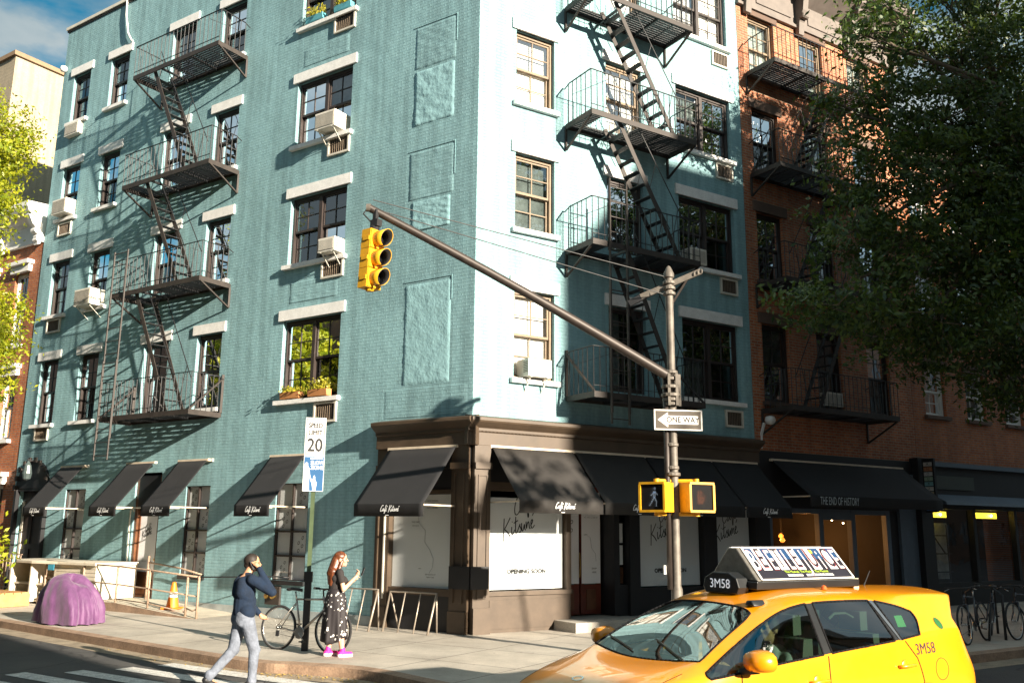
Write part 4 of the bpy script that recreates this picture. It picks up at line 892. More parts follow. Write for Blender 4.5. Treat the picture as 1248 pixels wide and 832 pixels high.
# ================================================================ trees
def tree(name,base,label,trunk,r0,blobs,n,size,mat,bark,seed,cat='tree'):
    T=thing(name,base,label,cat); rg=np.random.default_rng(seed)
    q=MB(FW); tp=trunk; q.tube(tp,[r0*(1-.55*i/(len(tp)-1)) for i in range(len(tp))],bark,10); tr=q.build('trunk',T,smooth=True)
    q=MB(FW); end=Vector(tp[-1])
    cents=[]
    for (c,r) in blobs:
        c=Vector(c); mid=(end+c)/2+Vector(rg.normal(size=3)*.3)
        st=Vector(tp[-2]).lerp(end,rg.random())
        q.tube([tuple(st),tuple(mid),tuple(c)],[r0*.32,r0*.2,r0*.07],bark,6)
        for k in range(7):
            d=Vector(rg.normal(size=3)); d.normalize(); e=c+Vector((d.x*r[0],d.y*r[1],d.z*r[2]))*.85; q.tube([tuple(mid.lerp(c,.5+.5*rg.random())),tuple(c.lerp(e,.5)+Vector(rg.normal(size=3)*.1)),tuple(e)],[r0*.08,r0*.05,.008],bark,4)
    q.build('limb',T,smooth=True)
    # leaf clumps
    vols=np.array([r[0]*r[1]*r[2] for c,r in blobs]); cnt=(n*vols/vols.sum()).astype(int)
    pos=[]; cns=[]
    for (c,r),m in zip(blobs,cnt):
        ncl=max(6,m//38); d=rg.normal(size=(ncl,3)); d/=np.linalg.norm(d,axis=1)[:,None]; rad=rg.random(ncl)**.42
        cc=np.array(c)+d*rad[:,None]*np.array(r)*(1+.14*rg.normal(size=(ncl,1))); per=m//ncl+1
        cl=cc[:,None,:]+rg.normal(size=(ncl,per,3))*np.array([.17,.17,.10])*(.6+.9*rg.random((ncl,1,1)))
        pos.append(cl.reshape(-1,3)); cn=rg.normal(size=(ncl,3)); cn/=np.linalg.norm(cn,axis=1)[:,None]; cns.append(np.repeat((cn+d*.6)[:,None,:],per,1).reshape(-1,3))
    pos=np.concatenate(pos); CN=np.concatenate(cns); m=len(pos); nv=rg.normal(size=(m,3))*.55+CN; nv[:,2]+=.35; nv/=np.linalg.norm(nv,axis=1)[:,None]
    t=rg.normal(size=(m,3)); u=t-(t*nv).sum(1)[:,None]*nv; u/=np.linalg.norm(u,axis=1)[:,None]; w=np.cross(nv,u); s=(size*(.55+.8*rg.random(m)))[:,None]
    V=np.stack([pos-u*s,pos+w*s*.42,pos+u*s,pos-w*s*.42],1).reshape(-1,3)-np.array(base)
    me=bpy.data.meshes.new('crown'); me.vertices.add(4*m); me.vertices.foreach_set('co',V.astype(np.float32).ravel()); me.loops.add(4*m); me.loops.foreach_set('vertex_index',np.arange(4*m,dtype=np.int32)); me.polygons.add(m); me.polygons.foreach_set('loop_start',np.arange(0,4*m,4,dtype=np.int32)); me.polygons.foreach_set('loop_total',np.full(m,4,dtype=np.int32)); me.update(); me.validate()
    me.materials.append(mat); o=bpy.data.objects.new('crown',me); COL.objects.link(o); o.parent=T
    return T
BARK=M('grey brown bark',(.11,.085,.06),.9,var=.35,vs=8,bump=.01,bs=18)
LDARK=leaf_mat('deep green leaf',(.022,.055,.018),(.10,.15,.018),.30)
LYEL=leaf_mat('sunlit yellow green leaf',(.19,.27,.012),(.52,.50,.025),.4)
def B(s,o,z,a,b,c): return (FR(s,o,z),(a,b,c))
bl=[B(6.9,4.3,12.4,.8,.8,.6),B(6.2,4.2,10.6,.7,.8,.6),B(7.6,4.4,13.4,.9,.9,.7),B(4.9,4.2,6.15,1.3,1.1,.42),B(6.4,4.4,6.3,1.5,1.3,.65),B(7.9,4.6,6.1,1.6,1.4,.9),B(9.6,4.6,5.9,1.7,1.5,1.),B(5.9,4.2,7.75,.95,1.,.7),B(7.2,4.4,7.6,1.3,1.3,.95),B(8.9,4.6,7.9,1.5,1.5,1.2),B(10.8,4.6,7.4,1.8,1.6,1.3),B(6.7,4.2,9.4,1.1,1.1,.9),B(8.1,4.4,9.4,1.4,1.4,1.1),B(10.,4.6,9.3,1.6,1.6,1.3),B(11.8,4.6,9.4,1.8,1.8,1.4),B(7.5,4.2,11.,1.1,1.1,.85),B(9.2,4.4,11.,1.5,1.4,1.1),B(11.,4.6,11.1,1.7,1.6,1.3),B(12.8,4.8,11.4,1.8,1.8,1.5),B(8.4,4.4,12.5,1.1,1.1,.85),B(10.,4.6,12.7,1.5,1.5,1.1),B(11.9,4.8,13.2,1.7,1.7,1.3),B(9.4,4.6,14.1,1.,1.,.9),B(11.6,4.8,14.9,1.5,1.4,1.1),B(10.4,4.6,4.9,1.2,1.1,.55),B(11.6,4.8,5.3,1.4,1.3,.8),B(13.2,4.8,7.4,1.9,1.8,1.8),B(14.2,4.8,10.5,2,2,2.4)]
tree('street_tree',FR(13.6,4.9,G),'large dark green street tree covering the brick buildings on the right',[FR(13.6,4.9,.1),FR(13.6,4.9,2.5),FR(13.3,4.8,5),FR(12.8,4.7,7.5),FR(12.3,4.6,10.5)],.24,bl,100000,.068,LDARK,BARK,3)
def BL_(px,py,Y,r):
    return ((px,py,Y),r)
lt=[((-12.25,20.6,11.0),(.55,.8,.9)),((-12.45,20.4,9.6),(.6,.8,.8)),((-12.75,20.3,8.3),(.7,.8,.7)),((-12.2,20.5,6.9),(.8,.8,.55)),((-12.1,20.3,6.1),(.85,.8,.55)),((-12.2,20.2,5.2),(.95,.8,.6)),((-13.9,20.3,8.9),(1.3,1.2,1.6)),((-13.6,20.2,6.2),(1.2,1.2,1.5)),((-13.2,20.2,12.0),(.7,1.,.8)),((-12.6,20.2,4.4),(.7,.7,.5))]
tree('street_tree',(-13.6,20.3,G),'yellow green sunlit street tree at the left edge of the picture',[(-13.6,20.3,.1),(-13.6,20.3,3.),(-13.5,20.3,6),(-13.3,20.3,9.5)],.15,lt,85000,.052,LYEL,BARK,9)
tree('street_tree',(-23.5,17.5,G),'second sunlit green street tree further left, reflected in the windows',[(-23.5,17.5,.1),(-23.5,17.5,3.),(-23.4,17.5,6),(-23.3,17.5,9.)],.2,[((-23,17.5,9),(2.8,3,3.2)),((-24.5,18.5,7),(2.2,2.4,2.2)),((-22,16,7),(2,2,2))],14000,.16,LYEL,BARK,12)
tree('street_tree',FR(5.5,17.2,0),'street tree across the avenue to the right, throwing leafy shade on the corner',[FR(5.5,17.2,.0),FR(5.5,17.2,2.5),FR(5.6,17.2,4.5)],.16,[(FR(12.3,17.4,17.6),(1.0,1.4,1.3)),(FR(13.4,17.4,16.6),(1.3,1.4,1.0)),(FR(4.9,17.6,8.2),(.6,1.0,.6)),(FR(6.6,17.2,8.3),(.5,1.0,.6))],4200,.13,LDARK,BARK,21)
T=thing('shrub',(-12.6,21.5,G),'low yellow green leafy shrub at the left edge beside the iron fence','shrub')
q=MB(FW); rg=np.random.default_rng(2); P=[(-12.45+.38*rg.normal(),21.6+.3*rg.normal(),.9+.75*rg.random()+.3*rg.normal()) for _ in range(1300)]; leaves(q,P,.07,LYEL,rg); q.build('foliage',T)
q=MB(FW)
for i in range(9): a=random.uniform(-.3,.3); q.tube([(-12.6,21.55,.15),(-12.5+a*.6,21.55,.8),(-12.45+a*1.4,21.6,1.5)],[.02,.012,.006],BARK,5)
q.build('stem',T)
# ================================================================ sky, sun
w=bpy.data.worlds.new('World'); SC.world=w; w.use_nodes=True; nt=w.node_tree; nt.nodes.clear(); L=nt.links
out=nt.nodes.new('ShaderNodeOutputWorld'); bg=N(nt,'ShaderNodeBackground',Strength=.025)
sky=N(nt,'ShaderNodeTexSky',sky_type='NISHITA'); sky.sun_disc=False; sky.sun_elevation=R(17); sky.sun_rotation=R(133.2); sky.air_density=1.2; sky.dust_density=.6; sky.ozone_density=1.5
tc=N(nt,'ShaderNodeTexCoord'); mp=N(nt,'ShaderNodeMapping'); mp.inputs['Scale'].default_value=(1.,1.,2.4); mp.inputs['Location'].default_value=(5.,1.,.5); L.new(tc.outputs['Generated'],mp.inputs[0])
n=N(nt,'ShaderNodeTexNoise',Scale=3.4,Detail=8.,Roughness=.55); L.new(mp.outputs[0],n.inputs['Vector'])
mask=ramp(nt,n.outputs[0],.33,.44,(0,0,0),(1,1,1)); n2=N(nt,'ShaderNodeTexNoise',Scale=7.,Detail=6.); L.new(mp.outputs[0],n2.inputs['Vector'])
cl=ramp(nt,n2.outputs[0],.3,.7,(2.6,4.4,5.4),(7.2,8.1,8.3))
skc=mixc(nt,1.,sky.outputs[0],(.25,1.3,1.5),'MULTIPLY')
L.new(mixc(nt,mask,skc,cl),bg.inputs[0]); L.new(bg.outputs[0],out.inputs[0])
sd=bpy.data.lights.new('Sun','SUN'); sd.energy=5.0; sd.angle=R(.6); sd.color=(1.,.885,.72); so=bpy.data.objects.new('sun_light',sd); COL.objects.link(so)
el=17.; hd=-44.9; d=Vector((math.sin(R(hd))*math.cos(R(el)),math.cos(R(hd))*math.cos(R(el)),-math.sin(R(el)))); so.rotation_euler=d.to_track_quat('-Z','Y').to_euler(); so.location=(20,-20,30)
# ================================================================ camera
cd=bpy.data.cameras.new('Camera'); cam=bpy.data.objects.new('camera',cd); COL.objects.link(cam); SC.camera=cam
cd.sensor_width=36; cd.lens=1104.70*36/1248; cd.clip_end=2000; cd.clip_start=.05
cam.matrix_world=Matrix.Translation((0,0,2.05)) @ Matrix.Rotation(R(90)+.2044,4,'X') @ Matrix.Rotation(.0097,4,'Z')
SC.view_settings.view_transform='Standard'; SC.view_settings.look='None'; SC.view_settings.exposure=EXPO; SC.view_settings.gamma=1; SC.view_settings.use_curve_mapping=False
# ================================================================ traffic signal pole
PX,PY=2.50,14.0
T=thing('signal_pole',(PX,PY,G),'tall grey steel signal pole with long mast arm rising leftwards across the teal building','pole')
def FP(a,b,c): return (PX+a,PY+b,c)
POLE=M('weathered galvanised pole',(.15,.132,.112),.6,metal=.25,var=.35,vs=7,bump=.001,bs=40)
DPOLE=M('dark brown pole paint',(.045,.035,.03),.5,metal=.3,var=.3,vs=6)
q=MB(FP); n=8
q.lathe([(.24,.15),(.24,.22),(.17,.5),(.09,.62),(.085,1.2),(.066,1.25),(.064,4.0),(.062,6.0),(.085,6.02),(.085,6.08),(.03,6.2),(0,6.22)],(0,0,0),POLE,18)
q.build('shaft',T,smooth=True,angle=40)
q=MB(FP); q.tube([(-.105,-.03,1.2),(-.105,-.03,4.4)],.042,DPOLE,10); q.build('conduit',T,smooth=True)
q=MB(FP)
for z,r in ((4.25,.14),(4.12,.15),(3.98,.12),(4.38,.11),(4.48,.12),(4.05,.13),(5.75,.10),(5.84,.10),(5.93,.10),(3.35,.1),(3.0,.1),(2.9,.12)):
    q.lathe([(r-.02,-.03),(r,-.02),(r,.02),(r-.02,.03)],(-.02 if z<4.5 else 0,0,z),POLE,14); q.build('collar',T,bevel=.004); q=MB(FP)
for a in range(6): an=a*1.05; q.box(.12*math.cos(an)-.02,.12*math.cos(an)+.02,.12*math.sin(an)-.02,.12*math.sin(an)+.02,3.95,4.45,POLE)
q.build('clamp',T,bevel=.004); q=MB(FP); q.box(-.20,-.17,-.1,.0,1.42,1.55,WHT); q.build('sticker',T)
tip=(-2.09-PX,12.5-PY,6.60)
q=MB(FP); A=Vector((-.06,-.03,4.42)); Bv=Vector(tip); P=[]
for i in range(9): t=i/8; p=A.lerp(Bv,t); P.append((p.x,p.y,p.z+.05*math.sin(math.pi*t)))
q.tube(P,[.078-.022*i/8 for i in range(9)],DPOLE,12); q.lathe([(0,-.03),(.06,-.02),(.06,.04),(0,.05)],(tip[0]-.02,tip[1],tip[2]),POLE,12,'x'); q.build('mast_arm',T,smooth=True,angle=40)
q=MB(FP)
for dz,tz in ((6.02,.10),(5.72,-.03)): q.tube([(0,0,dz),tuple(A.lerp(Bv,.99)+Vector((0,0,tz+.05)))],.008,BLK,5)
q.build('guy_wire',T)
q=MB(FP); q.bar((-.44,.1,5.72),(.50,-.1,6.10),.05,.09,POLE); q.bar((-.62,.15,5.62),(-.3,.07,5.78),.05,.10,BLK)
for t in (.38,.44,.50): q.lathe([(.03,-.02),(.05,0),(.03,.02)],(t,-.1*t/.5,5.9+.4*(t-0)),POLE,10,'x')
q.bar((.05,0,5.6),(.3,-.05,6.0),.03,.03,DPOLE); q.build('cross_arm',T)
q=MB(FP); q.tube([(tip[0]-.02,tip[1],tip[2]),(tip[0]-.08,tip[1]-.02,tip[2]-.1),(tip[0]+.02,tip[1],tip[2]-.2),(tip[0]+.08,tip[1],tip[2]-.25)],.012,BLK,6); q.build('cable',T)
# hanging traffic light facing right and slightly forwards
hx,hy,hz=tip[0]+PX+.10,tip[1]+PY,tip[2]-.05
ha=R(-36)                                            # lens direction in plan from +x
LD=Vector((math.cos(ha),math.sin(ha),0)); LW=Vector((-math.sin(ha),math.cos(ha),0))
def FH(a,b,c): p=Vector((hx,hy,hz))+LD*a+LW*b+Vector((-.04*(-c),0,c)); return tuple(p)
T=thing('traffic_light',(hx,hy,hz-.3),'yellow three lens traffic light hanging from the tip of the long mast arm','traffic light')
SIGD=M('signal yellow aged',(.70,.36,.015),.42,var=.15,vs=10)
LENS=M('unlit dark lens',(.015,.015,.017),.15,var=.3,coat=.5)
q=MB(FH); q.box(-.03,.03,-.03,.03,-.28,.02,BLK); q.lathe([(.06,-.3),(.075,-.26),(.05,-.22),(.03,-.2)],(0,0,0),BLK,12); q.box(-.05,.09,-.05,.05,-.24,-.14,BLK); q.build('hanger',T)
sec=.29; z0=-.30
for k in range(3):
    zc=z0-sec*(k+.5); q=MB(FH)
    q.box(-.10,.07,-.145,.145,zc-sec/2+.004,zc+sec/2-.004,SIGD)
    q.box(.07,.085,-.135,.135,zc-sec/2+.012,zc+sec/2-.012,SIGD)
    q.box(-.13,-.10,-.10,.10,zc-.10,zc+.10,SIGD); q.box(-.06,.06,-.16,-.145,zc-.03,zc+.03,SIGD)
    h=q.build('housing',T,bevel=.018)
    q=MB(FH); n=20; L_=.22; b=len(q.v); m=q.mi(SIGD); m2=q.mi(BLK)
    for i,(x,drop) in enumerate(((.085,0),(.085+L_,0))):
        for j in range(n+1):
            a=R(-60)+R(300)*j/n if False else R(-75)+R(330)*j/n
            rr=.118; cut=0
            xx=x if i==0 else .085+L_*(.62+.38*max(0,math.sin(a)*.5+.5))
            q.v.append(FH(xx,rr*math.cos(a),zc+rr*math.sin(a))); q.uv.append((i,j))
    for j in range(n): q.f.append([b+j,b+j+1,b+n+1+j+1,b+n+1+j]); q.m.append(m)
        # black lining
    b=len(q.v)
    for i,x in enumerate((.086,.085+L_)):
        for j in range(n+1):
            a=R(-75)+R(330)*j/n; rr=.108; xx=x if i==0 else .083+L_*(.62+.38*max(0,math.sin(a)*.5+.5))
            q.v.append(FH(xx,rr*math.cos(a),zc+rr*math.sin(a))); q.uv.append((i,j))
    for j in range(n): q.f.append([b+j,b+j+1,b+n+1+j+1,b+n+1+j]); q.m.append(m2)
    v=q.build('visor',h,smooth=True); sm=v.modifiers.new('thick','SOLIDIFY'); sm.thickness=.006
    q=MB(FH); q.lathe([(.112,.086),(.105,.092),(.06,.105),(0,.108)],(0,0,zc),LENS,24,'x'); q.build('lens',h,smooth=True)
q=MB(FH); q.lathe([(.05,z0-3*sec-.03),(.07,z0-3*sec)],(0,0,0),SIGD,10); q.build('cap',T)
# ONE WAY sign
T=thing('one_way_sign',(PX+.05,PY-.12,3.7),'black and white ONE WAY arrow sign pointing left, on the signal pole','sign')
def FO(a,b,c): return (2.565+a*.998,PY-.13-b+.06*a,3.72+c-.01*a)
q=MB(FO); OWB=M('sun faded black sign face',(.06,.045,.03),.5,var=.2); OWW=M('white sign sheeting',(.80,.76,.70),.45,var=.06)
q.box(-.375,.375,-.004,.0,-.158,.158,OWW); q.box(-.353,.353,.0,.002,-.137,.137,OWB)
q.plate([(-.32,0),(-.16,.115),(-.16,.065),(.31,.065),(.31,-.065),(-.16,-.065),(-.16,-.115)],.002,.004,OWW)
put_text(q,'ONE WAY',.125,.07,.0055,0,INK,1,sx=.86,spx=1.02,bold=.0035); q.build('panel',T)
q=MB(FO); q.box(-.04,.04,-.05,-.004,-.12,.12,POLE); q.build('mount',T)
# pedestrian signals
def ped(cx,cy,ang,label,sym):
    T=thing('pedestrian_signal',(cx,cy,2.55),label,'pedestrian signal','pedestrian signals on the pole')
    a=R(ang); D=Vector((math.sin(a),-math.cos(a),0)); W=Vector((math.cos(a),math.sin(a),0))     # D faces outwards
    def F(x,y,z): p=Vector((cx,cy,2.55))+W*x+D*y; return (p.x,p.y,p.z+z)
    q=MB(F); q.box(-.215,.215,-.13,.10,-.22,.22,SIGD); q.build('housing',T,bevel=.02)
    q=MB(F)
    for c in ((-.215,.215,.19,.225),(-.215,.215,-.225,-.19),(-.225,-.19,-.19,.19),(.19,.225,-.19,.19)): q.box(c[0],c[1],.10,.165,c[2],c[3],SIGD)
    q.build('door_frame',T,bevel=.008)
    q=MB(F); q.box(-.19,.19,.10,.112,-.19,.19,M('smoked signal lens',(.03,.035,.045),.25,var=.3,coat=.4)); 
    for i in range(24): x=-.185+i*.0161; q.box(x-.0012,x+.0012,.125,.145,-.19,.19,BLK)
    q.build('lens',T)
    q=MB(F)
    if sym=='walk':
        m=M('lit white walking figure',(.7,.85,1.),.4,var=0,emit=(.75,.88,1.),es=.22); y=.116
        q.lathe([(.022,0),(.022,.004)],(.03,y,.125),m,12,'y')
        for s in (((.03,.09),(.02,-.0),.045),((.03,.08),(-.04,.02),.018),((.03,.08),(.08,.03),.018),((.02,.0),(.06,-.07),.024),((.06,-.07),(.05,-.14),.02),((.02,.0),(-.02,-.07),.024),((-.02,-.07),(-.06,-.13),.02)): q.bar((s[0][0],y+.002,s[0][1]),(s[1][0],y+.002,s[1][1]),s[2],.003,m,up=tuple(D))
    else:
        m=M('dim orange hand symbol',(.45,.10,.02),.5,var=0,emit=(1.,.22,.03),es=.3); y=.116
        q.box(-.07,.03,y,y+.004,-.10,.02,m)
        for i in range(4): x=-.068+i*.025; q.box(x,x+.018,y,y+.004,.02,.11-(.02 if i in(0,3) else 0),m)
        q.bar((.03,y+.002,-.06),(.07,y+.002,.03),.022,.004,m,up=tuple(D))
    q.build('symbol',T)
    q=MB(FW)
    for z in (2.55+.25,2.55-.25):
        q.tube([(cx,cy,z-.0),(cx*.5+PX*.5,cy*.5+PY*.5+.0,z),(PX,PY,z)],.028,SIGD,8); q.lathe([(.045,-.03),(.045,.03)],(cx,cy,z),SIGD,10)
    q.build('bracket',T,smooth=True,angle=40)
ped(2.22,13.93,-38,'yellow pedestrian signal on the left of the pole, showing a white walking figure','walk')
ped(2.82,13.93,22,'yellow pedestrian signal on the right of the pole, showing an orange hand','hand')
# ================================================================ speed limit sign post
sx,sy=-3.226,15.0
T=thing('sign_post',(sx,sy,G),'green metal sign post carrying speed limit and slow zone signs beside the bicycle','sign post')
q=MB(FW); GRN=M('green post paint',(.07,.10,.05),.5,var=.25)
q.box(sx-.03,sx+.03,sy-.008,sy+.0,.9,3.85,GRN); q.box(sx-.03,sx-.02,sy,sy+.03,.9,3.85,GRN); q.box(sx+.02,sx+.03,sy,sy+.03,.9,3.85,GRN); q.build('post',T)
q=MB(FW); q.box(sx-.05,sx+.05,sy-.035,sy+.035,.15,1.32,BLK); q.box(sx-.06,sx+.06,sy-.05,sy+.05,1.2,1.36,BLK); q.build('sleeve',T,bevel=.006)
def FS(a,b,c): return (sx+a*.97+.0,sy-.04-b+.22*a,c)
SB=M('sign blue',(.004,.075,.20),.5,var=.08)
T=thing('speed_limit_sign',(sx,sy-.05,3.5),'white rectangular SPEED LIMIT 20 sign at the top of the green post','sign')
q=MB(FS); q.box(-.165,.165,-.004,0,3.205,3.83,WHT); 
for c in ((-.15,.15,3.80,3.812),(-.15,.15,3.222,3.234),(-.15,-.138,3.234,3.80),(.138,.15,3.234,3.80)): q.box(c[0],c[1],0,.002,c[2],c[3],INK)
put_text(q,'SPEED',.108,0,.003,3.70,INK,1,sx=.78,bold=.004); put_text(q,'LIMIT',.108,0,.003,3.58,INK,1,sx=.9,bold=.004); put_text(q,'20',.30,0,.003,3.37,INK,1,sx=.85,bold=.007); q.build('panel',T)
T=thing('slow_zone_sign',(sx,sy-.05,2.9),'blue SLOW ZONE sign with white adult and child figures, below the speed limit sign','sign')
q=MB(FS); q.box(-.165,.165,-.004,0,2.63,3.195,WHT); q.box(-.158,.158,0,.002,2.638,3.187,SB)
put_text(q,'SLOW',.085,.055,.0035,3.09,WHTE,1,sx=.9,bold=.003); put_text(q,'ZONE',.085,.055,.0035,3.01,WHTE,1,sx=.9,bold=.003); q.box(-.06,.14,.002,.0035,3.15,3.165,WHTE)
q.plate([(-.158,2.638),(-.158,3.02),(-.14,3.08),(-.12,3.10),(-.095,3.08),(-.095,3.04),(-.07,3.0),(-.055,2.9),(-.04,2.84),(-.045,2.82),(-.07,2.86),(-.06,2.638)],.002,.0035,WHTE)
q.plate([(-.0,2.638),(-.02,2.76),(-.05,2.82),(-.03,2.835),(.0,2.82),(.0,2.86),(.015,2.89),(.03,2.86),(.03,2.82),(.06,2.76),(.05,2.70),(.045,2.638)],.002,.0035,WHTE); q.build('panel',T)
# ================================================================ bicycles
RUB=M('black tyre rubber',(.018,.018,.019),.8,var=.2); ALU=M('polished aluminium',(.55,.54,.52),.3,metal=.9,var=.1)
BFR=M('silver bicycle frame paint',(.42,.38,.34),.35,metal=.6,var=.1,coat=.4); DFR=M('dark bicycle frame paint',(.02,.025,.035),.35,coat=.5)
def bicycle(loc,rz,label,fr,lean=0.,group=None,steer=0.):
    T=lthing('bicycle',loc,label,'bicycle',group,rz); T.rotation_euler=(lean,0,rz); r=.335; wb=1.05
    bb=(.43,0,.28); st=(.30,0,.78); ht=(.83,0,.80); hb=(.87,0,.66)
    for wx,nm in ((0,'wheel'),(wb,'wheel')):
        q=MB(FW); 
        for k in range(18):
            a=2*math.pi*k/18; q.tube([(wx+.02*math.cos(a+1.5),.02*(1 if k%2 else -1),r+.02*math.sin(a+1.5)),(wx+(r-.03)*math.cos(a),0,r+(r-.03)*math.sin(a))],.0016,ALU,3)
        ring=[(wx+(r-.028)*math.cos(2*math.pi*k/36),0,r+(r-.028)*math.sin(2*math.pi*k/36)) for k in range(37)]; q.tube(ring,.011,ALU,6,cap=False); q.lathe([(.012,-.05),(.03,-.035),(.018,-.03),(.018,.03),(.03,.035),(.012,.05)],(wx,0,r),ALU,12,'y')
        w=q.build(nm,T,smooth=True)
        q=MB(FW); ring=[(wx+(r-.008)*math.cos(2*math.pi*k/40),0,r+(r-.008)*math.sin(2*math.pi*k/40)) for k in range(41)]; q.tube(ring,.019,RUB,8,cap=False); q.build('tyre',w,smooth=True)
    q=MB(FW); q.tube([bb,st],.016,fr,8); q.tube([st,ht],.016,fr,8); q.tube([bb,hb],.021,fr,8); q.tube([(.85,0,.73),(.815,0,.84)],.02,fr,8); q.tube([ht,hb],.019,fr,8)
    for s in (-1,1): q.tube([(bb[0],s*.02,bb[2]),(0,s*.06,r)],.009,fr,6); q.tube([(st[0],s*.015,st[2]-.06),(0,s*.06,r)],.008,fr,6)
    q.build('frame',T,smooth=True)
    q=MB(FW)
    for s in (-1,1): q.tube([(.87,s*.045,.66),(.90,s*.055,.50),(wb,s*.055,r)],[.017,.015,.011],fr if fr is DFR else ALU,8)
    q.tube([(.87,-.05,.665),(.87,.05,.665)],.02,fr,8); q.build('fork',T,smooth=True)
    q=MB(FW); q.tube([st,(.265,0,.90)],.0125,ALU,8); q.build('seatpost',T,smooth=True)
    q=MB(FW); b=len(q.v); prof=[(-.13,.075,.0),(-.09,.078,.012),(0,.05,.01),(.07,.022,.004),(.13,.014,-.004)]
    for x,w_,h in prof:
        for k in range(8): a=2*math.pi*k/8; q.v.append((.265+x,w_*math.cos(a),.925+h+.025*math.sin(a))); q.uv.append((0,0))
    m=q.mi(BLK)
    for i in range(4):
        for k in range(8): a=b+i*8+k; c=b+i*8+(k+1)%8; q.f.append([a,c,c+8,a+8]); q.m.append(m)
    q.f.append([b+k for k in range(8)]); q.m.append(m); q.f.append([b+32+k for k in range(8)]); q.m.append(m); q.build('saddle',T,smooth=True)
    q=MB(FW); q.tube([(.815,0,.84),(.80,0,.93),(.87,0,.96)],.014,BLK,8); q.tube([(.84,-.30,.965),(.875,-.10,.955),(.875,.10,.955),(.84,.30,.965)],.012,BLK,8)
    for s in (-1,1): q.tube([(.838,s*.30,.965),(.85,s*.18,.962)],.018,RUB,8); q.tube([(.88,s*.2,.95),(.93,s*.27,.92)],.006,ALU,5)
    q.build('handlebar',T,smooth=True)
    q=MB(FW); q.lathe([(.09,-.035),(.095,-.03),(.09,-.027)],(bb[0],0,bb[2]),ALU,20,'y'); q.bar((bb[0],-.06,bb[2]),(bb[0]+.12,-.06,bb[2]-.12),.02,.012,ALU); q.bar((bb[0],.06,bb[2]),(bb[0]-.12,.06,bb[2]+.12),.02,.012,ALU)
    q.box(bb[0]+.08,bb[0]+.16,-.13,-.06,bb[2]-.14,bb[2]-.12,BLK); q.box(bb[0]-.16,bb[0]-.08,.06,.13,bb[2]+.11,bb[2]+.13,BLK)
    q.tube([(bb[0],-.032,bb[2]+.09),(0,-.04,r+.04)],.004,BLK,4); q.tube([(bb[0],-.032,bb[2]-.09),(.02,-.04,r-.09),(0,-.04,r-.04)],.004,BLK,4); q.box(-.01,.05,-.05,-.035,r-.13,r-.04,BLK); q.build('crankset',T)
    return T
bx,by=-3.70,15.12; ang=math.atan2(-.42,.92)
bicycle((bx,by,G),ang,'silver city bicycle with black tyres leaning by the green sign post',BFR,lean=R(-4))
bk1=bicycle(FR(8.0,5.15,G),math.atan2(-DR[1],-DR[0])+.25,'dark bicycle parked behind the taxi, nearest its tail light',DFR,lean=R(6),group='bicycles locked on the shaded pavement')
for (s,o,rz,ln,lb) in ((8.9,4.7,.5,-7,'dark bicycle in the shade, right of the one nearest the taxi tail light'),(9.6,5.3,.1,5,'dark bicycle with upright handlebars at the right edge of the picture')):
    c=copy_tree(bk1); c.location=FR(s,o,G); c.rotation_euler=(R(ln),0,math.atan2(-DR[1],-DR[0])+rz); c['label']=lb
T=thing('bicycle_rack',FR(8.6,4.9,G),'dark steel hoop rack between the shaded bicycles','bicycle rack')
q=MB(FR)
for s in (8.35,9.3): q.tube([(s,4.6,.15),(s,4.6,.95),(s,4.8,1.08),(s,5.1,1.08),(s,5.3,.95),(s,5.3,.15)],.025,BLK,8)
q.build('hoop',T,smooth=True)
# ================================================================ railing on the ramp
T=thing('handrail',FL(8,1.2,G),'rusty tubular handrail with several posts running along the door ramp','handrail')
RR=M('rusty cream railing paint',(.34,.24,.17),.6,var=.35,vs=14,bump=.001,bs=60)
q=MB(FL); o=1.2
for s,z0,z1 in ((9.07,.32,1.13),(7.88,.28,1.10),(6.57,.17,.99),(6.2,.15,1.02),(10.4,.34,1.2),(12.0,.34,1.2)): q.tube([(s,o,z0),(s,o,z1)],.026,RR,8)
for z,r in ((1.12,.019),(.72,.016)):
    q.tube([(12.0,o,z+.07),(9.07,o,z+.02),(7.88,o,z-.03),(6.2,o,z-.12)],r,RR,8)
q.tube([(6.2,o,.35),(6.35,o,.3),(6.57,o,.35)],.016,RR,6); q.tube([(6.2,o,1.0),(4.9,.2,1.02),(4.7,.05,1.0)],.014,BLK,6); q.tube([(9.3,.25,.35),(9.3,.25,1.35)],.03,RR,8); q.tube([(9.3,.25,1.2),(8.2,.2,1.1),(7.4,.2,.98)],.02,RR,8)
q.tube([(9.07,o,.42),(7.88,o,.38),(6.57,o,.26)],.014,RR,6)
q.build('rail',T,smooth=True)
# traffic cone
c=FL(7.55,.8,.26); T=thing('traffic_cone',c,'orange traffic cone with a white collar on the ramp below the footprint window','traffic cone')
def FC(a,b,z): return (c[0]+a,c[1]+b,c[2]+z)
ORG_=M('orange cone plastic',(.75,.19,.015),.5,var=.1); q=MB(FC); q.box(-.19,.19,-.19,.19,0,.035,ORG_); q.build('base',T,bevel=.01)
q=MB(FC); q.lathe([(.14,.035),(.10,.25)],(0,0,0),ORG_,20,cap=False); q.lathe([(.10,.25),(.085,.36)],(0,0,0),WHT,20,cap=False); q.lathe([(.085,.36),(.072,.43)],(0,0,0),ORG_,20,cap=False); q.lathe([(.072,.43),(.062,.48),],(0,0,0),ORG_,20,cap=False); q.lathe([(.062,.48),(.045,.56),(.03,.575),(0,.575)],(0,0,0),ORG_,20); q.build('body',T,smooth=True,angle=30)
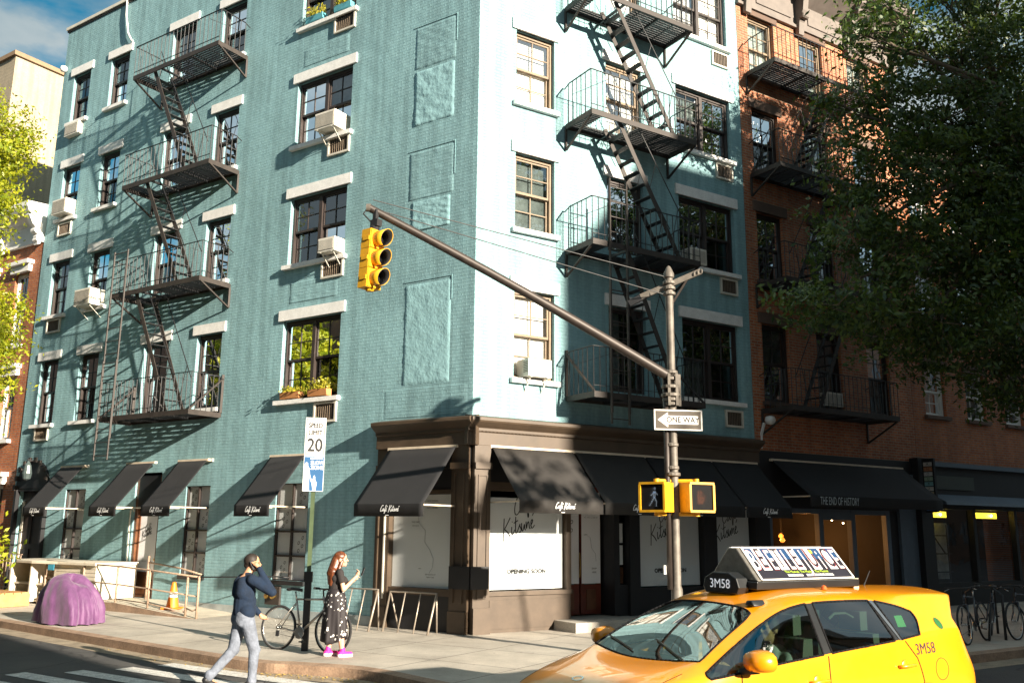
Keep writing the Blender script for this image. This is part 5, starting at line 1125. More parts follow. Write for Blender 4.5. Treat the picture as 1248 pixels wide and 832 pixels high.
# pavement barriers
def barrier(F,s0,s1,o,label,n,h=.72):
    T=thing('steel_barrier',F((s0+s1)/2,o,G),label,'barrier'); q=MB(F); m=M('worn steel tube',(.40,.34,.28),.45,metal=.5,var=.25)
    q.tube([(s0+.02,o+.22,G),(s0,o,G+h),(s1,o,G+h),(s1-.02,o+.22,G)],.021,m,8); q.tube([(s1,o,G+h),(s1-.10,o-.16,G)],.016,m,6); q.tube([(s0,o,G+h),(s0+.1,o-.16,G)],.016,m,6)
    for i in range(1,n): s=s0+(s1-s0)*i/n; q.tube([(s,o,G+h),(s,o+.2,G)],.014,m,6)
    q.build('frame',T,smooth=True)
barrier(FL,.50,1.62,.34,'low leaning steel rail barrier in front of the map poster window',3)
barrier(FL,1.75,2.75,.55,'low steel rail barrier right beside the woman, against the teal wall',3,.75)
# purple covered scooter
c=FL(7.45,3.35,G); T=thing('covered_scooter',c,'scooter hidden under a crumpled purple fabric cover near the kerb','covered scooter')
def cover():
    m,nt,out=_nt('purple cover fabric'); L=nt.links; b=N(nt,'ShaderNodeBsdfPrincipled',Roughness=.62); b.inputs['Sheen Weight'].default_value=.2
    b.inputs['Base Color'].default_value=(.27,.075,.25,1); tc=N(nt,'ShaderNodeTexCoord'); n=N(nt,'ShaderNodeTexNoise',Scale=6.,Detail=5.,Roughness=.6); mp=N(nt,'ShaderNodeMapping'); mp.inputs['Scale'].default_value=(1,1,.5); L.new(tc.outputs['Object'],mp.inputs[0]); L.new(mp.outputs[0],n.inputs['Vector'])
    bp=N(nt,'ShaderNodeBump',Distance=.02); L.new(n.outputs[0],bp.inputs['Height']); L.new(bp.outputs[0],b.inputs['Normal']); L.new(ramp(nt,n.outputs[0],.3,.7,(.09,.030,.095),(.15,.055,.15)),b.inputs['Base Color']); L.new(b.outputs[0],out.inputs[0]); return m
q=MB(FW); cov=cover(); na,nh=160,40; idx=[]
for j in range(nh+1):
    t=j/nh; row=[]
    for i in range(na):
        a=2*math.pi*i/na; ca,sa=math.cos(a),math.sin(a)
        zz=1.0*(math.cos(t*math.pi/2)**.62) if t<1 else 0
        prof=(math.sin(min(1,t*1.02)*math.pi/2))**.55*(.80+.22*t)
        def rdg(w): return 1-2*abs(math.sin(w))**.7
        fold=1+ (.13*rdg(a*2.5+1.1*math.sin(a*2+.4)+.5*t)+.085*rdg(a*4.5+2.1*math.sin(a+1.)+1.1*t)+.028*math.sin(a*19+3*math.sin(a*3)+2*t))*(.25+.75*t)*(1 if t>.02 else t*50)
        ex=.80*(abs(ca)**.95)*(1 if ca>0 else -1); ey=.46*(abs(sa)**.85)*(1 if sa>0 else -1)
        top=1.0-.20*max(0,ca)**2-.12*max(0,-ca)**2+.05*math.sin(a*3+1)*t
        x=ex*prof*fold; y=ey*prof*fold; z=zz*top*.93+.03*math.sin(a*5+t*5)*(t*(1-t))*2
        x+=.05*math.sin(3*z+1)*t; p=(c[0]-DL[0]*x+NL[0]*y, c[1]-DL[1]*x+NL[1]*y, G+.012+max(0,z)+ (.02*abs(math.sin(a*7)) if j==nh else 0)); row.append(len(q.v)); q.v.append(p); q.uv.append((a,t))
    idx.append(row)
mi=q.mi(cov)
for j in range(nh):
    for i in range(na): q.f.append([idx[j][i],idx[j][(i+1)%na],idx[j+1][(i+1)%na],idx[j+1][i]]); q.m.append(mi)
co=q.build('cover',T,smooth=True,merge=True)
for nm_,sc_,st in (('big crumple',.45,.07),('small crumple',.16,.022)):
    tx=bpy.data.textures.new(nm_,'CLOUDS'); tx.noise_scale=sc_; tx.noise_type='SOFT_NOISE'; tx.noise_depth=2
    dm=co.modifiers.new(nm_,'DISPLACE'); dm.texture=tx; dm.strength=st; dm.mid_level=.35; dm.texture_coords='LOCAL'
# cream counter with a rounded top
T=thing('outdoor_counter',FL(11.6,1.0,G),'low cream cabinet counter with a rounded slab top against the teal side wall','counter')
CRE=M('chalky cream boards',(.60,.54,.44),.7,var=.2,vs=3,bump=.002,bs=12)
q=MB(FL)
for i in range(9): z=.36+i*.085; q.box(9.95,11.6,1.15,1.19,z,z+.075,CRE)
q.box(9.95,9.99,.1,1.15,.35,1.12,CRE); q.box(11.6,11.66,.1,1.19,.35,1.12,CRE); q.box(13.4,13.46,.1,1.3,.2,1.12,CRE); q.box(12.4,12.45,.3,1.35,.2,1.12,CRE)
q.box(11.66,13.4,.2,.24,.2,1.12,CRE); q.box(11.66,13.4,.24,1.2,.6,.64,CRE); q.box(11.66,13.4,.24,1.2,.2,.24,CRE); q.build('cabinet',T,bevel=.004)
q=MB(FL); pts=[(9.9,.1),(9.9,1.25),(11.4,1.28),(12.3,1.42),(13.1,1.36),(13.7,1.05),(13.9,.6),(13.85,.1)]; b=len(q.v)
for z in (1.12,1.19):
    for s,o in pts: q.v.append(FL(s,o,z)); q.uv.append((s,o))
k=len(pts); mi=q.mi(CRE); q.f.append([b+i for i in range(k)]); q.m.append(mi); q.f.append([b+k+i for i in range(k)]); q.m.append(mi)
for i in range(k): q.f.append([b+i,b+(i+1)%k,b+k+(i+1)%k,b+k+i]); q.m.append(mi)
q.build('top',T,bevel=.01)
q=MB(FL); q.box(11.5,11.75,1.30,1.31,.98,1.12,M('small blue notice',(.05,.3,.45),.5)); q.build('notice',T)
T=thing('timber_deck',FL(13,2.2,G),'low orange timber platform at the left edge of the pavement','deck')
q=MB(FL); DK=M('orange stained timber',(.48,.24,.09),.6,var=.25,vs=5)
for i in range(6): q.box(11.75,15.5,1.7+.2*i,1.88+.2*i,.44,.48,DK)
q.box(11.75,15.5,1.68,1.72,.16,.44,DK); q.box(11.75,11.79,1.72,2.85,.16,.44,DK); q.box(11.9,15.5,2.82,2.86,.16,.44,DK); q.build('planks',T,bevel=.004)
T=thing('iron_fence',FL(15.2,.6,G),'short black iron fence in front of the arched doorway','fence')
q=MB(FL); m=RR
for a in range(12): s=14.3+.17*a; q.bar((s,.6,.35),(s,.6,1.28),.02,.02,m)
q.bar((14.25,.6,1.28),(16.2,.6,1.28),.03,.02,m); q.bar((14.25,.6,.42),(16.2,.6,.42),.03,.02,m); q.build('rail',T)
# ================================================================ taxi
CX,CY,CH=2.13,8.68,R(-121.28)
cf=(math.sin(CH),math.cos(CH)); cl=(-cf[1],cf[0])
def FT(x,y,z): a=2.3-x; return (CX+cf[0]*a+cl[0]*y, CY+cf[1]*a+cl[1]*y, z)
TX=thing('taxi',(CX,CY,0),'bright yellow taxi in the foreground with an advertising board on its roof','taxi')
def paint():
    m,nt,out=_nt('taxi yellow paint'); L=nt.links; b=N(nt,'ShaderNodeBsdfPrincipled',Roughness=.28); b.inputs['Coat Weight'].default_value=.8; b.inputs['Coat Roughness'].default_value=.03
    tc=N(nt,'ShaderNodeTexCoord'); n=N(nt,'ShaderNodeTexNoise',Scale=2.5,Detail=8.,Roughness=.7); L.new(tc.outputs['Object'],n.inputs['Vector']); L.new(ramp(nt,n.outputs[0],.3,.7,(.72,.245,.002),(.80,.29,.003)),b.inputs['Base Color'])
    r=N(nt,'ShaderNodeMapRange'); r.inputs[3].default_value=.22; r.inputs[4].default_value=.4; L.new(n.outputs[0],r.inputs[0]); L.new(r.outputs[0],b.inputs['Roughness'])
    L.new(b.outputs[0],out.inputs[0]); return m
YEL=paint(); CGL=glass_mat('green tinted car glass',tint=(.36,.50,.43),refl=(1,1,1),wav=.0002,base=.16); CBLK=M('black car trim',(.012,.013,.014),.35,var=.1,coat=.3); CINT=M('dark car interior',(.035,.035,.037),.8,var=.2); CSEAT=M('beige grey car seat',(.16,.15,.13),.8,var=.15)
SEAM=M('door seam shadow gap',(.03,.012,.0),.9,var=0)
rowsT=9
# control cage: per station 9 points (x,y,z), sill -> roof centre
cage=[
 [(.24,.60,.22),(.10,.64,.40),(.08,.66,.58),(.16,.63,.70),(.17,.58,.725),(.16,.45,.74),(.14,.28,.75),(.13,0,.755)],
 [(.50,.82,.22),(.40,.87,.42),(.38,.865,.62),(.40,.79,.76),(.40,.70,.80),(.38,.52,.825),(.36,.30,.84),(.35,0,.845)],
 [(.80,.84,.22),(.78,.885,.46),(.76,.885,.70),(.76,.83,.875),(.76,.74,.925),(.74,.56,.945),(.70,.30,.955),(.68,0,.96)],
 [(1.10,.83,.22),(1.10,.885,.48),(1.08,.89,.74),(1.08,.835,.93),(1.12,.79,.975),(1.15,.69,1.045),(1.07,.36,1.015),(1.02,0,1.0)],
 [(1.35,.82,.22),(1.38,.88,.50),(1.38,.895,.76),(1.38,.865,.965),(1.46,.755,1.155),(1.52,.63,1.235),(1.46,.33,1.245),(1.43,0,1.25)],
 [(1.72,.82,.22),(1.74,.88,.50),(1.74,.895,.77),(1.76,.872,1.0),(1.86,.70,1.325),(1.93,.575,1.392),(1.88,.31,1.43),(1.86,0,1.44)],
 [(2.05,.82,.22),(2.05,.88,.50),(2.05,.895,.78),(2.08,.874,1.025),(2.14,.672,1.42),(2.18,.56,1.475),(2.16,.31,1.515),(2.15,0,1.525)],
 [(2.38,.82,.22),(2.38,.88,.50),(2.38,.897,.79),(2.37,.874,1.045),(2.41,.664,1.452),(2.42,.56,1.505),(2.42,.31,1.543),(2.42,0,1.553)],
 [(2.45,.82,.22),(2.46,.88,.50),(2.46,.897,.80),(2.46,.874,1.052),(2.49,.662,1.456),(2.50,.56,1.51),(2.50,.31,1.55),(2.5,0,1.56)],
 [(2.90,.82,.22),(2.90,.88,.50),(2.90,.897,.82),(2.90,.868,1.08),(2.88,.658,1.462),(2.88,.56,1.517),(2.88,.31,1.558),(2.88,0,1.568)],
 [(3.36,.82,.22),(3.36,.88,.50),(3.36,.895,.84),(3.34,.862,1.108),(3.25,.655,1.452),(3.25,.555,1.508),(3.25,.31,1.548),(3.25,0,1.56)],
 [(3.42,.82,.22),(3.44,.88,.50),(3.44,.895,.845),(3.42,.858,1.115),(3.32,.655,1.448),(3.33,.555,1.504),(3.33,.31,1.545),(3.33,0,1.557)],
 [(3.75,.82,.22),(3.76,.88,.50),(3.76,.892,.85),(3.70,.845,1.145),(3.92,.68,1.345),(3.75,.575,1.475),(3.78,.31,1.52),(3.8,0,1.53)],
 [(4.05,.81,.22),(4.08,.88,.50),(4.08,.89,.85),(4.04,.845,1.17),(4.14,.71,1.36),(4.16,.62,1.485),(4.20,.31,1.52),(4.22,0,1.53)],
 [(4.34,.80,.24),(4.44,.87,.50),(4.43,.88,.82),(4.34,.82,1.17),(4.36,.74,1.27),(4.54,.62,1.465),(4.66,.33,1.50),(4.72,0,1.515)],
 [(4.48,.70,.26),(4.64,.78,.50),(4.62,.79,.76),(4.49,.76,1.03),(4.48,.68,1.10),(4.52,.55,1.36),(4.69,.32,1.45),(4.75,0,1.465)],
 [(4.52,.50,.28),(4.70,.56,.50),(4.68,.56,.74),(4.58,.56,1.0),(4.55,.5,1.06),(4.52,.42,1.2),(4.54,.27,1.38),(4.55,0,1.40)],
]
ns=len(cage); nr=8
bm=bmesh.new(); VV={}
for side in (1,-1):
    for i,st in enumerate(cage):
        for j,(x,y,z) in enumerate(st):
            if j==nr-1 and side==-1: VV[(side,i,j)]=VV[(1,i,j)]; continue
            VV[(side,i,j)]=bm.verts.new(FT(x,y*side,z))
cr_=bm.edges.layers.float.get('crease_edge') or bm.edges.layers.float.new('crease_edge')
def mid(i,j):
    if j==3 and 3<=i<=6: return 2
    if j==3 and 8<=i<=9: return 3
    if j==3 and 11<=i<=12-1+0: return 4
    if j in(5,6) and 3<=i<=4: return 1
    if j==3 and i in (7,10): return 5
    if i==14 and j in (3,): return 6
    return 0
for side in (1,-1):
    for i in range(ns-1):
        for j in range(nr-1):
            vs=[VV[(side,i,j)],VV[(side,i+1,j)],VV[(side,i+1,j+1)],VV[(side,i,j+1)]]
            f=bm.faces.new(vs if side==1 else vs[::-1]); k=mid(i,j); f.material_index=k*2+(0 if side==1 else 1) if k in(2,3,4,6) else k*2; f.smooth=True
for i in (0,ns-1):
    loop=[VV[(1,i,j)] for j in range(nr)]+[VV[(-1,i,j)] for j in range(nr-2,-1,-1)]
    f=bm.faces.new(loop if i else loop[::-1]); f.material_index=0
bm.edges.ensure_lookup_table()
for e in bm.edges:
    ms={f.material_index for f in e.link_faces}
    if len(ms)>1: e[cr_]=.9
def crease(a,b,v):
    e=bm.edges.get([VV[a],VV[b]]); 
    if e: e[cr_]=v
for s in (1,-1):
    for i in range(3,ns-1): crease((s,i,3),(s,i+1,3),.8)
    for i in range(0,3): crease((s,i,4),(s,i+1,4),.5)
    for i in range(4,ns-1): crease((s,i,2),(s,i+1,2),.35)
    crease((s,13,5),(s,14,5),.9); crease((s,12,5),(s,13,5),.5)
    for j in range(4,nr-1): crease((s,3,j),(s,3,j+1),.6); crease((s,14,j),(s,14,j+1),.9); crease((s,15,j),(s,15,j+1),.8)
bmesh.ops.recalc_face_normals(bm,faces=bm.faces)
me=bpy.data.meshes.new('body'); bm.to_mesh(me); bm.free()
tmp=bpy.data.objects.new('tmp',me); COL.objects.link(tmp); ss=tmp.modifiers.new('s','SUBSURF'); ss.levels=3; ss.render_levels=3
bpy.context.view_layer.update(); dg=bpy.context.evaluated_depsgraph_get(); full=bpy.data.meshes.new_from_object(tmp.evaluated_get(dg)); bpy.data.objects.remove(tmp)
def carve(idx,name,mat,par=TX,smooth=True):
    q=MB(FW); mp={}
    for p in full.polygons:
        if p.material_index in idx:
            f=[]
            for v in p.vertices:
                if v not in mp: mp[v]=len(q.v); q.v.append(tuple(full.vertices[v].co)); q.uv.append((0,0))
                f.append(mp[v])
            q.f.append(f); q.m.append(q.mi(mat))
    return q.build(name,par,smooth=smooth) if q.f else None
body=carve([0],'body',YEL)
# push the glass in slightly by using the same surface, framed with black seals
carve([2,3],'windscreen',CGL)
for k,nm in ((4,'front_window'),(5,'front_window'),(6,'rear_window'),(7,'rear_window'),(8,'quarter_window'),(9,'quarter_window')): carve([k],nm,CGL)
carve([10],'pillar_trim',CBLK)
TL=M('clear red tail light',(.45,.05,.04),.15,var=.5,vs=9,coat=1.)
carve([12,13],'tail_light',TL)
SEALM=M('matte black rubber seal',(.012,.012,.013),.95,var=0,spec=.1)
q=MB(FW)
from collections import defaultdict
ed=defaultdict(set)
for p in full.polygons:
    vs=list(p.vertices)
    for a,b in zip(vs,vs[1:]+vs[:1]): ed[(min(a,b),max(a,b))].add(p.material_index)
def seal(test,r,mat,name):
    q=MB(FW)
    for (a,b),ms in ed.items():
        if len(ms)==2 and test(ms): q.tube([tuple(full.vertices[a].co),tuple(full.vertices[b].co)],r,mat,5,local=False)
    return q.build(name,TX,smooth=True)
seal(lambda m: any(x in m for x in (2,3)) and (0 in m),.010,SEALM,'windscreen_seal'); [seal(lambda m,k=k: k in m and (0 in m or 10 in m or 11 in m),.010,SEALM,'window_seal') for k in range(4,10)]
CHR=M('bright metal strip',(.55,.55,.55),.25,metal=1.,var=.05)
# surface lookup on the near side: x,z -> y (raycast against the body)
from mathutils.bvhtree import BVHTree
bvh=BVHTree.FromPolygons([v.co for v in full.vertices],[list(p.vertices) for p in full.polygons])
def surf(x,z,side=1,off=.003):
    o=Vector(FT(x,1.6*side,z)); d=(Vector(FT(x,0,z))-o).normalized(); h=bvh.ray_cast(o,d)
    if h[0] is None: return .86*side
    return side*(1.6-h[3])+off*side
def surft(x,y,off=.003):
    h=bvh.ray_cast(Vector(FT(x,y,3)),Vector((0,0,-1))); return 3-h[3]+off if h[0] is not None else 1.5
def line_side(pts,r,mat,name,side=1,off=.001,n=10):
    q=MB(FT); P=[]
    for (a,b) in zip(pts,pts[1:]):
        for k in range(n): t=k/n; x=a[0]+(b[0]-a[0])*t; z=a[1]+(b[1]-a[1])*t; P.append((x,surf(x,z,side,off),z))
    P.append((pts[-1][0],surf(*pts[-1],side,off),pts[-1][1])); q.tube(P,r,mat,5); return q.build(name,TX,smooth=True)
for sd in (1,-1):
    line_side([(2.42,1.035),(2.41,.80),(2.40,.5),(2.42,.3)],.0055,SEAM,'door_seam',sd); line_side([(1.42,.96),(1.40,.75),(1.42,.5),(1.5,.3)],.0055,SEAM,'door_seam',sd)
    line_side([(3.47,1.10),(3.60,.95),(3.66,.75),(3.60,.55),(3.45,.42)],.0055,SEAM,'door_seam',sd)
    line_side([(1.0,.90),(.7,.80),(.45,.70)],.003,SEAM,'wing_seam',sd)
    q=MB(FT)
    for (x,z) in ((2.27,.845),(3.42,.895)):
        y=surf(x,z,sd,.0); q.tube([(x-.11,y+sd*.004,z),(x-.09,y+sd*.032,z+.002),(x,y+sd*.038,z+.004),(x+.09,y+sd*.03,z+.004),(x+.11,y+sd*.0,z+.003)],[.012,.015,.016,.015,.012],YEL,8)
        q.lathe([(.055,-.002),(.05,.002),(0,.003)],(x-.01,y,z),CBLK if False else YEL,14,'y')
    q.build('door_handle',TX,smooth=True)
    # mirror
    q=MB(FT); b=len(q.v); prof=[(-.10,.02,.03),(-.07,.10,.07),(.0,.13,.082),(.06,.135,.085),(.075,.125,.078)]
    for x,w_,h in prof:
        for k in range(14): a=2*math.pi*k/14; ca,sa=math.cos(a),math.sin(a); q.v.append(FT(1.47+x,sd*(1.00+w_*(abs(ca)**.8)*(1 if ca>0 else -1)),1.065+h*(abs(sa)**.8)*(1 if sa>0 else -1)+.02*ca*0)); q.uv.append((0,0))
    mi=q.mi(YEL)
    for i in range(len(prof)-1):
        for k in range(14): a=b+i*14+k; c=b+i*14+(k+1)%14; q.f.append([a,c,c+14,a+14]); q.m.append(mi)
    q.f.append([b+k for k in range(14)]); q.m.append(mi); q.f.append([b+56+k for k in range(14)]); q.m.append(mi)
    mir=q.build('mirror',TX,smooth=True); 
    q=MB(FT); q.prism([(sd*.86,.955),(sd*.98,.97),(sd*.98,1.03),(sd*.86,1.0)],1.40,1.50,CBLK); q.build('mirror_arm',mir)
    # wheels
    for wx in (.88,3.68):
        q=MB(FT); q.lathe([(.20,.0),(.33,.0),(.335,-.03),(.335,-.19),(.33,-.21),(.20,-.21)] if sd>0 else [(.20,.0),(.33,.0),(.335,.03),(.335,.19),(.33,.21),(.20,.21)],(wx,sd*.885,.335),RUB,32,'y'); w=q.build('wheel',TX,smooth=True,angle=40)
        q=MB(FT); q.lathe([(.0,.0),(.05,.005),(.17,-.01),(.215,-.002)] if sd>0 else [(.0,.0),(.05,-.005),(.17,.01),(.215,.002)],(wx,sd*.887,.335),ALU,24,'y'); q.build('rim',w,smooth=True)
        q=MB(FT); q.lathe([(.345,.004),(.40,.006),(.40,.010),(.345,.010)] if sd>0 else [(.345,-.004),(.40,-.006),(.40,-.010),(.345,-.010)],(wx,sd*.884,.335),CBLK,32,'y'); q.build('wheel_arch',TX,smooth=True)
q=MB(FT); q.box(.2,4.3,-.7,.7,.16,.30,CINT); q.build('floor_pan',TX)
# chrome strips on the C pillar
for sd in (1,-1):
    q=MB(FT); q.plate([(3.24,1.445),(3.275,1.445),(3.42,1.118),(3.375,1.118)],0,0,CHR)
    q=MB(FT); P=[]; m=q.mi(CHR)
    for k in range(9):
        t=k/8; 
        for x0,x1 in ((3.255,3.395),(3.30,3.43)): x=x0+(x1-x0)*t; z=1.447-.335*t; q.v.append(FT(x,surf(x,z,sd,.006),z)); q.uv.append((0,0))
    for k in range(8): q.f.append([2*k,2*k+1,2*k+3,2*k+2]); q.m.append(m)
    q.build('pillar_strip',TX,smooth=True)
# lettering on the flank
q=MB(FT)
def side_fn(x0,z0,ti=0.,slant=.0): return lambda x,y: (x0+x+slant*y, surf(x0+x+slant*y,z0+y+ti*x,1,.004), z0+y+ti*x)
put_text(q,'3M58',.135,0,0,0,INK,fn=side_fn(3.74,1.02,.02),sx=.95); put_text(q,'NYC',.06,0,0,0,INK,fn=side_fn(3.2,.70),sx=1.); put_text(q,'TAXI',.06,0,0,0,INK,fn=side_fn(3.2,.64),sx=1.)
for x,z in ((2.70,.69),(3.02,.70),(1.95,.62)):
    b=len(q.v); m=q.mi(INK)
    for k in range(20): a=2*math.pi*k/20; X=x+.062*math.cos(a); Z=z+.062*math.sin(a); q.v.append(FT(X,surf(X,Z,1,.0035),Z)); q.uv.append((0,0))
    q.f.append([b+k for k in range(20)]); q.m.append(m); put_text(q,'T',.1,0,0,0,YEL,fn=(lambda x0,z0:(lambda u,v:(x0+u,surf(x0+u,z0+v,1,.006),z0+v)))(x,z))
put_text(q,'FARE INFO',.035,0,0,0,INK,fn=side_fn(2.85,.72)); q.build('lettering',TX)
q=MB(FT); r0=.095; P=[(3.94+r0*math.cos(2*math.pi*k/28),0,.835+r0*math.sin(2*math.pi*k/28)) for k in range(29)]; q.tube([(x,surf(x,z,1,.0),z) for x,_,z in P],.0035,SEAM,5,cap=False); q.build('fuel_flap_seam',TX,smooth=True)
q=MB(FT); GLB=M('green round badge',(.02,.12,.03),.4); b=len(q.v)
for k in range(16): a=2*math.pi*k/16; X=4.06+.045*math.cos(a); Z=1.225+.05*math.sin(a); q.v.append(FT(X,surf(X,Z,1,.005),Z)); q.uv.append((0,0))
q.f.append([b+k for k in range(16)]); q.m.append(q.mi(GLB)); q.build('badge',TX)
q=MB(FT); b=len(q.v); GS=M('green white window sticker',(.15,.55,.15),.5)
q.poly([(3.60,.70,1.20),(3.72,.70,1.20),(3.70,.67,1.30),(3.59,.67,1.30)],GS); q.build('window_sticker',TX)
# roof furniture
q=MB(FT); q.lathe([(.0,.03),(.02,.028),(.03,.0)],(0,0,0),CBLK,10); q=MB(FT); z=surft(2.0,.47); q.prism([(.42,z-.005),(.44,z+.035),(.50,z+.04),(.53,z-.01)],1.93,2.08,CBLK); q.build('roof_marker',TX,bevel=.01,smooth=True)
q=MB(FT); q.tube([(4.05,0,surft(4.05,0)-.01),(4.16,0,1.67)],[.007,.004],BLK,6); q.build('aerial',TX)
# bonnet emblem, wipers
q=MB(FT); z=surft(.80,.02); ringf(q,0,0,0,.05,CHR,n=16); q=MB(FT); b=len(q.v)
for k in range(20):
    a=2*math.pi*k/20
    for rr in (1.,.72): x=.46+.04*rr*math.cos(a); y=.0+.065*rr*math.sin(a); q.v.append(FT(x,y,surft(x,y,.004))); q.uv.append((0,0))
for k in range(20): i=b+2*k; j=b+2*((k+1)%20); q.f.append([i,i+1,j+1,j]); q.m.append(q.mi(CHR))
q.build('emblem',TX)
q=MB(FT)
for y0,y1 in ((.55,.05),(-.1,-.6)): 
    P=[(1.10+.10*t+.05*t,y0+(y1-y0)*t,0) for t in (0,.33,.66,1.)]; q.tube([(x,y,surft(x,y,.014)) for x,y,_ in P],.008,CBLK,5)
q.build('wiper',TX)
q=MB(FT)
for sd in(1,-1):
    P=[]; 
    for k in range(13): x=.95-.6*k/12; P.append((x,sd*.70,surft(x,sd*.70,0)))
    q.tube(P,.003,SEAM,5)
q.build('bonnet_seam',TX)
# interior
q=MB(FT); q.prism([(1.02,.78),(1.55,.86),(1.6,.70),(1.02,.6)],-.74,.74,CINT) if False else q.box(1.12,1.62,-.74,.74,.70,.965,CINT); q.build('dashboard',TX,bevel=.05)
for (x,y) in ((2.25,.36),(2.25,-.36),(3.15,.36),(3.15,-.36)):
    q=MB(FT); q.box(x-.28,x+.25,y-.25,y+.25,.45,.62,CSEAT); q.box(x+.12,x+.30,y-.24,y+.24,.6,1.14,CSEAT); s=q.build('seat',TX,bevel=.05); q=MB(FT); q.box(x+.20,x+.30,y-.12,y+.12,1.16,1.33,CSEAT); q.build('headrest',s,bevel=.04)
q=MB(FT); P=[(1.66+.05*math.sin(2*math.pi*k/24)*.5,.36+.18*math.cos(2*math.pi*k/24),.90+.18*math.sin(2*math.pi*k/24)) for k in range(25)]; q.tube(P,.015,CBLK,6,cap=False); q.build('steering_wheel',TX,smooth=True)
q=MB(FT); q.box(2.62,2.66,-.6,.6,.6,1.38,M('scratched partition',(.10,.10,.10),.3,var=.3)); q.build('partition',TX)
q=MB(FT); q.tube([(2.75,.62,1.30),(2.85,.60,1.34),(3.0,.60,1.34),(3.08,.62,1.30)],.012,CSEAT,6); q.build('grab_handle',TX)
# roof advertising board
q=MB(FT); zr=1.545
q.prism([(-.33,zr),(-.34,zr+.07),(.34,zr+.07),(.33,zr)],2.18,3.56,CBLK); q.build('sign_base',TX,bevel=.008)
q=MB(FT); GM=M('brushed sign housing',(.32,.29,.25),.35,metal=.7,var=.2,vs=20); e0,e1=2.22,3.54
prof=[(-.31,zr+.072),(-.055,1.905),(.055,1.905),(.31,zr+.072)]
q.prism(prof,e0,e1,GM); ad=q.build('roof_sign',TX,bevel=.012)
q=MB(FT); q.prism([(-.20,1.50),(-.23,1.56),(-.20,1.64),(-.10,1.69),(.10,1.69),(.20,1.64),(.23,1.56),(.20,1.50)],2.06,2.20,CBLK); bx_=q.build('medallion_box',TX,bevel=.012)
q=MB(FT); GLW=M('medallion digits',(.75,.78,.8),.5,var=0,emit=(.8,.9,1.),es=.15); put_text(q,'3M58',.115,0,0,0,GLW,fn=lambda x,y:(2.052,x,1.585+y),sx=1.); q.build('lettering',bx_)
q=MB(FT); q.box(3.54,3.62,-.2,.28,1.52,1.62,M('pale marker lamp',(.5,.42,.3),.4,coat=.5)); q.build('marker_lamp',TX,bevel=.02)
q=MB(FT); q.lathe([(.03,0),(.02,.03),(0,.04)],(2.95,.42,surft(2.95,.42)),M('orange lamp cap',(.6,.12,.02),.4),10); q.build('marker_lamp',TX)
NAVY=M('ad panel navy',(.012,.045,.12),.4,var=.1); ADW=M('ad panel white',(.72,.70,.70),.4,var=.05); ADB=M('ad panel black',(.015,.013,.02),.4,var=.1); ADR=M('ad red outline',(.35,.02,.02),.4,var=0); ADG=M('ad lime accent',(.5,.7,.05),.5,var=0)
p0=Vector((0,.31,zr+.075)); p1=Vector((0,.055,1.905)); Ld=(p1-p0).length; nv=Vector((0,(p1-p0).z,-(p1-p0).y)).normalized()
for sd in (1,-1):
    def fa(u,v,off=.004,sd=sd): p=p0+(p1-p0)*v+nv*off; uu=e0+.05+(e1-e0-.08)*(u if sd>0 else 1-u); return (uu+(.0)*v,sd*p.y,p.z)
    q=MB(FT); quad=lambda u0,v0,u1,v1,m,o=.004: q.poly([fa(u0,v0,o),fa(u1,v0,o),fa(u1,v1,o),fa(u0,v1,o)],m)
    quad(0,.04,1,.97,ADB)
    for i in range(11):
        a=i/11; quad(a+.002,.30 if i%2 else .62,a+.089,.96,ADW if i%2 else NAVY,.006)
    word='BEETLEJUICE'; W=(e1-e0-.08)
    for i,ch in enumerate(word):
        u=(i+.5)/11; vv=.60+(.04 if i%2 else -.03); up=(i%2==1)
        put_text(q,ch.lower() if ch=='I' else ch,.345,0,0,0,ADR,fn=lambda x,y,u=u,vv=vv: fa(u+x/W,vv+y/Ld,.0075),sx=.50); put_text(q,ch.lower() if ch=='I' else ch,.33,0,0,0,ADB if up else ADW,fn=lambda x,y,u=u,vv=vv: fa(u+x/W,vv+y/Ld,.0088),sx=.46)
    quad(.70,.80,.735,.90,ADG,.01)
    put_text(q,'The Musical. The Musical. The Musical.',.038,0,0,0,ADG,fn=lambda x,y: fa(.53+x/W,.235+y/Ld,.0075)); quad(.30,.10,.46,.165,ADW,.0075); quad(.50,.10,.80,.165,ADW,.0075)
    put_text(q,'ON SALE NOW',.028,0,0,0,ADB,fn=lambda x,y: fa(.38+x/W,.133+y/Ld,.009)); put_text(q,'AT THE THEATRE ON BROADWAY',.026,0,0,0,ADB,fn=lambda x,y: fa(.65+x/W,.133+y/Ld,.009))
    q.build('advert_panel',ad)
    q=MB(FT)
    for (a,b) in (((0,.02),(1,.02)),((0,.98),(1,.98)),((0,.02),(0,.98)),((1,.02),(1,.98))): q.bar(fa(*a,.008),fa(*b,.008),.018,.012,WHT,up=(0,0,1))
    q.build('advert_frame',ad)
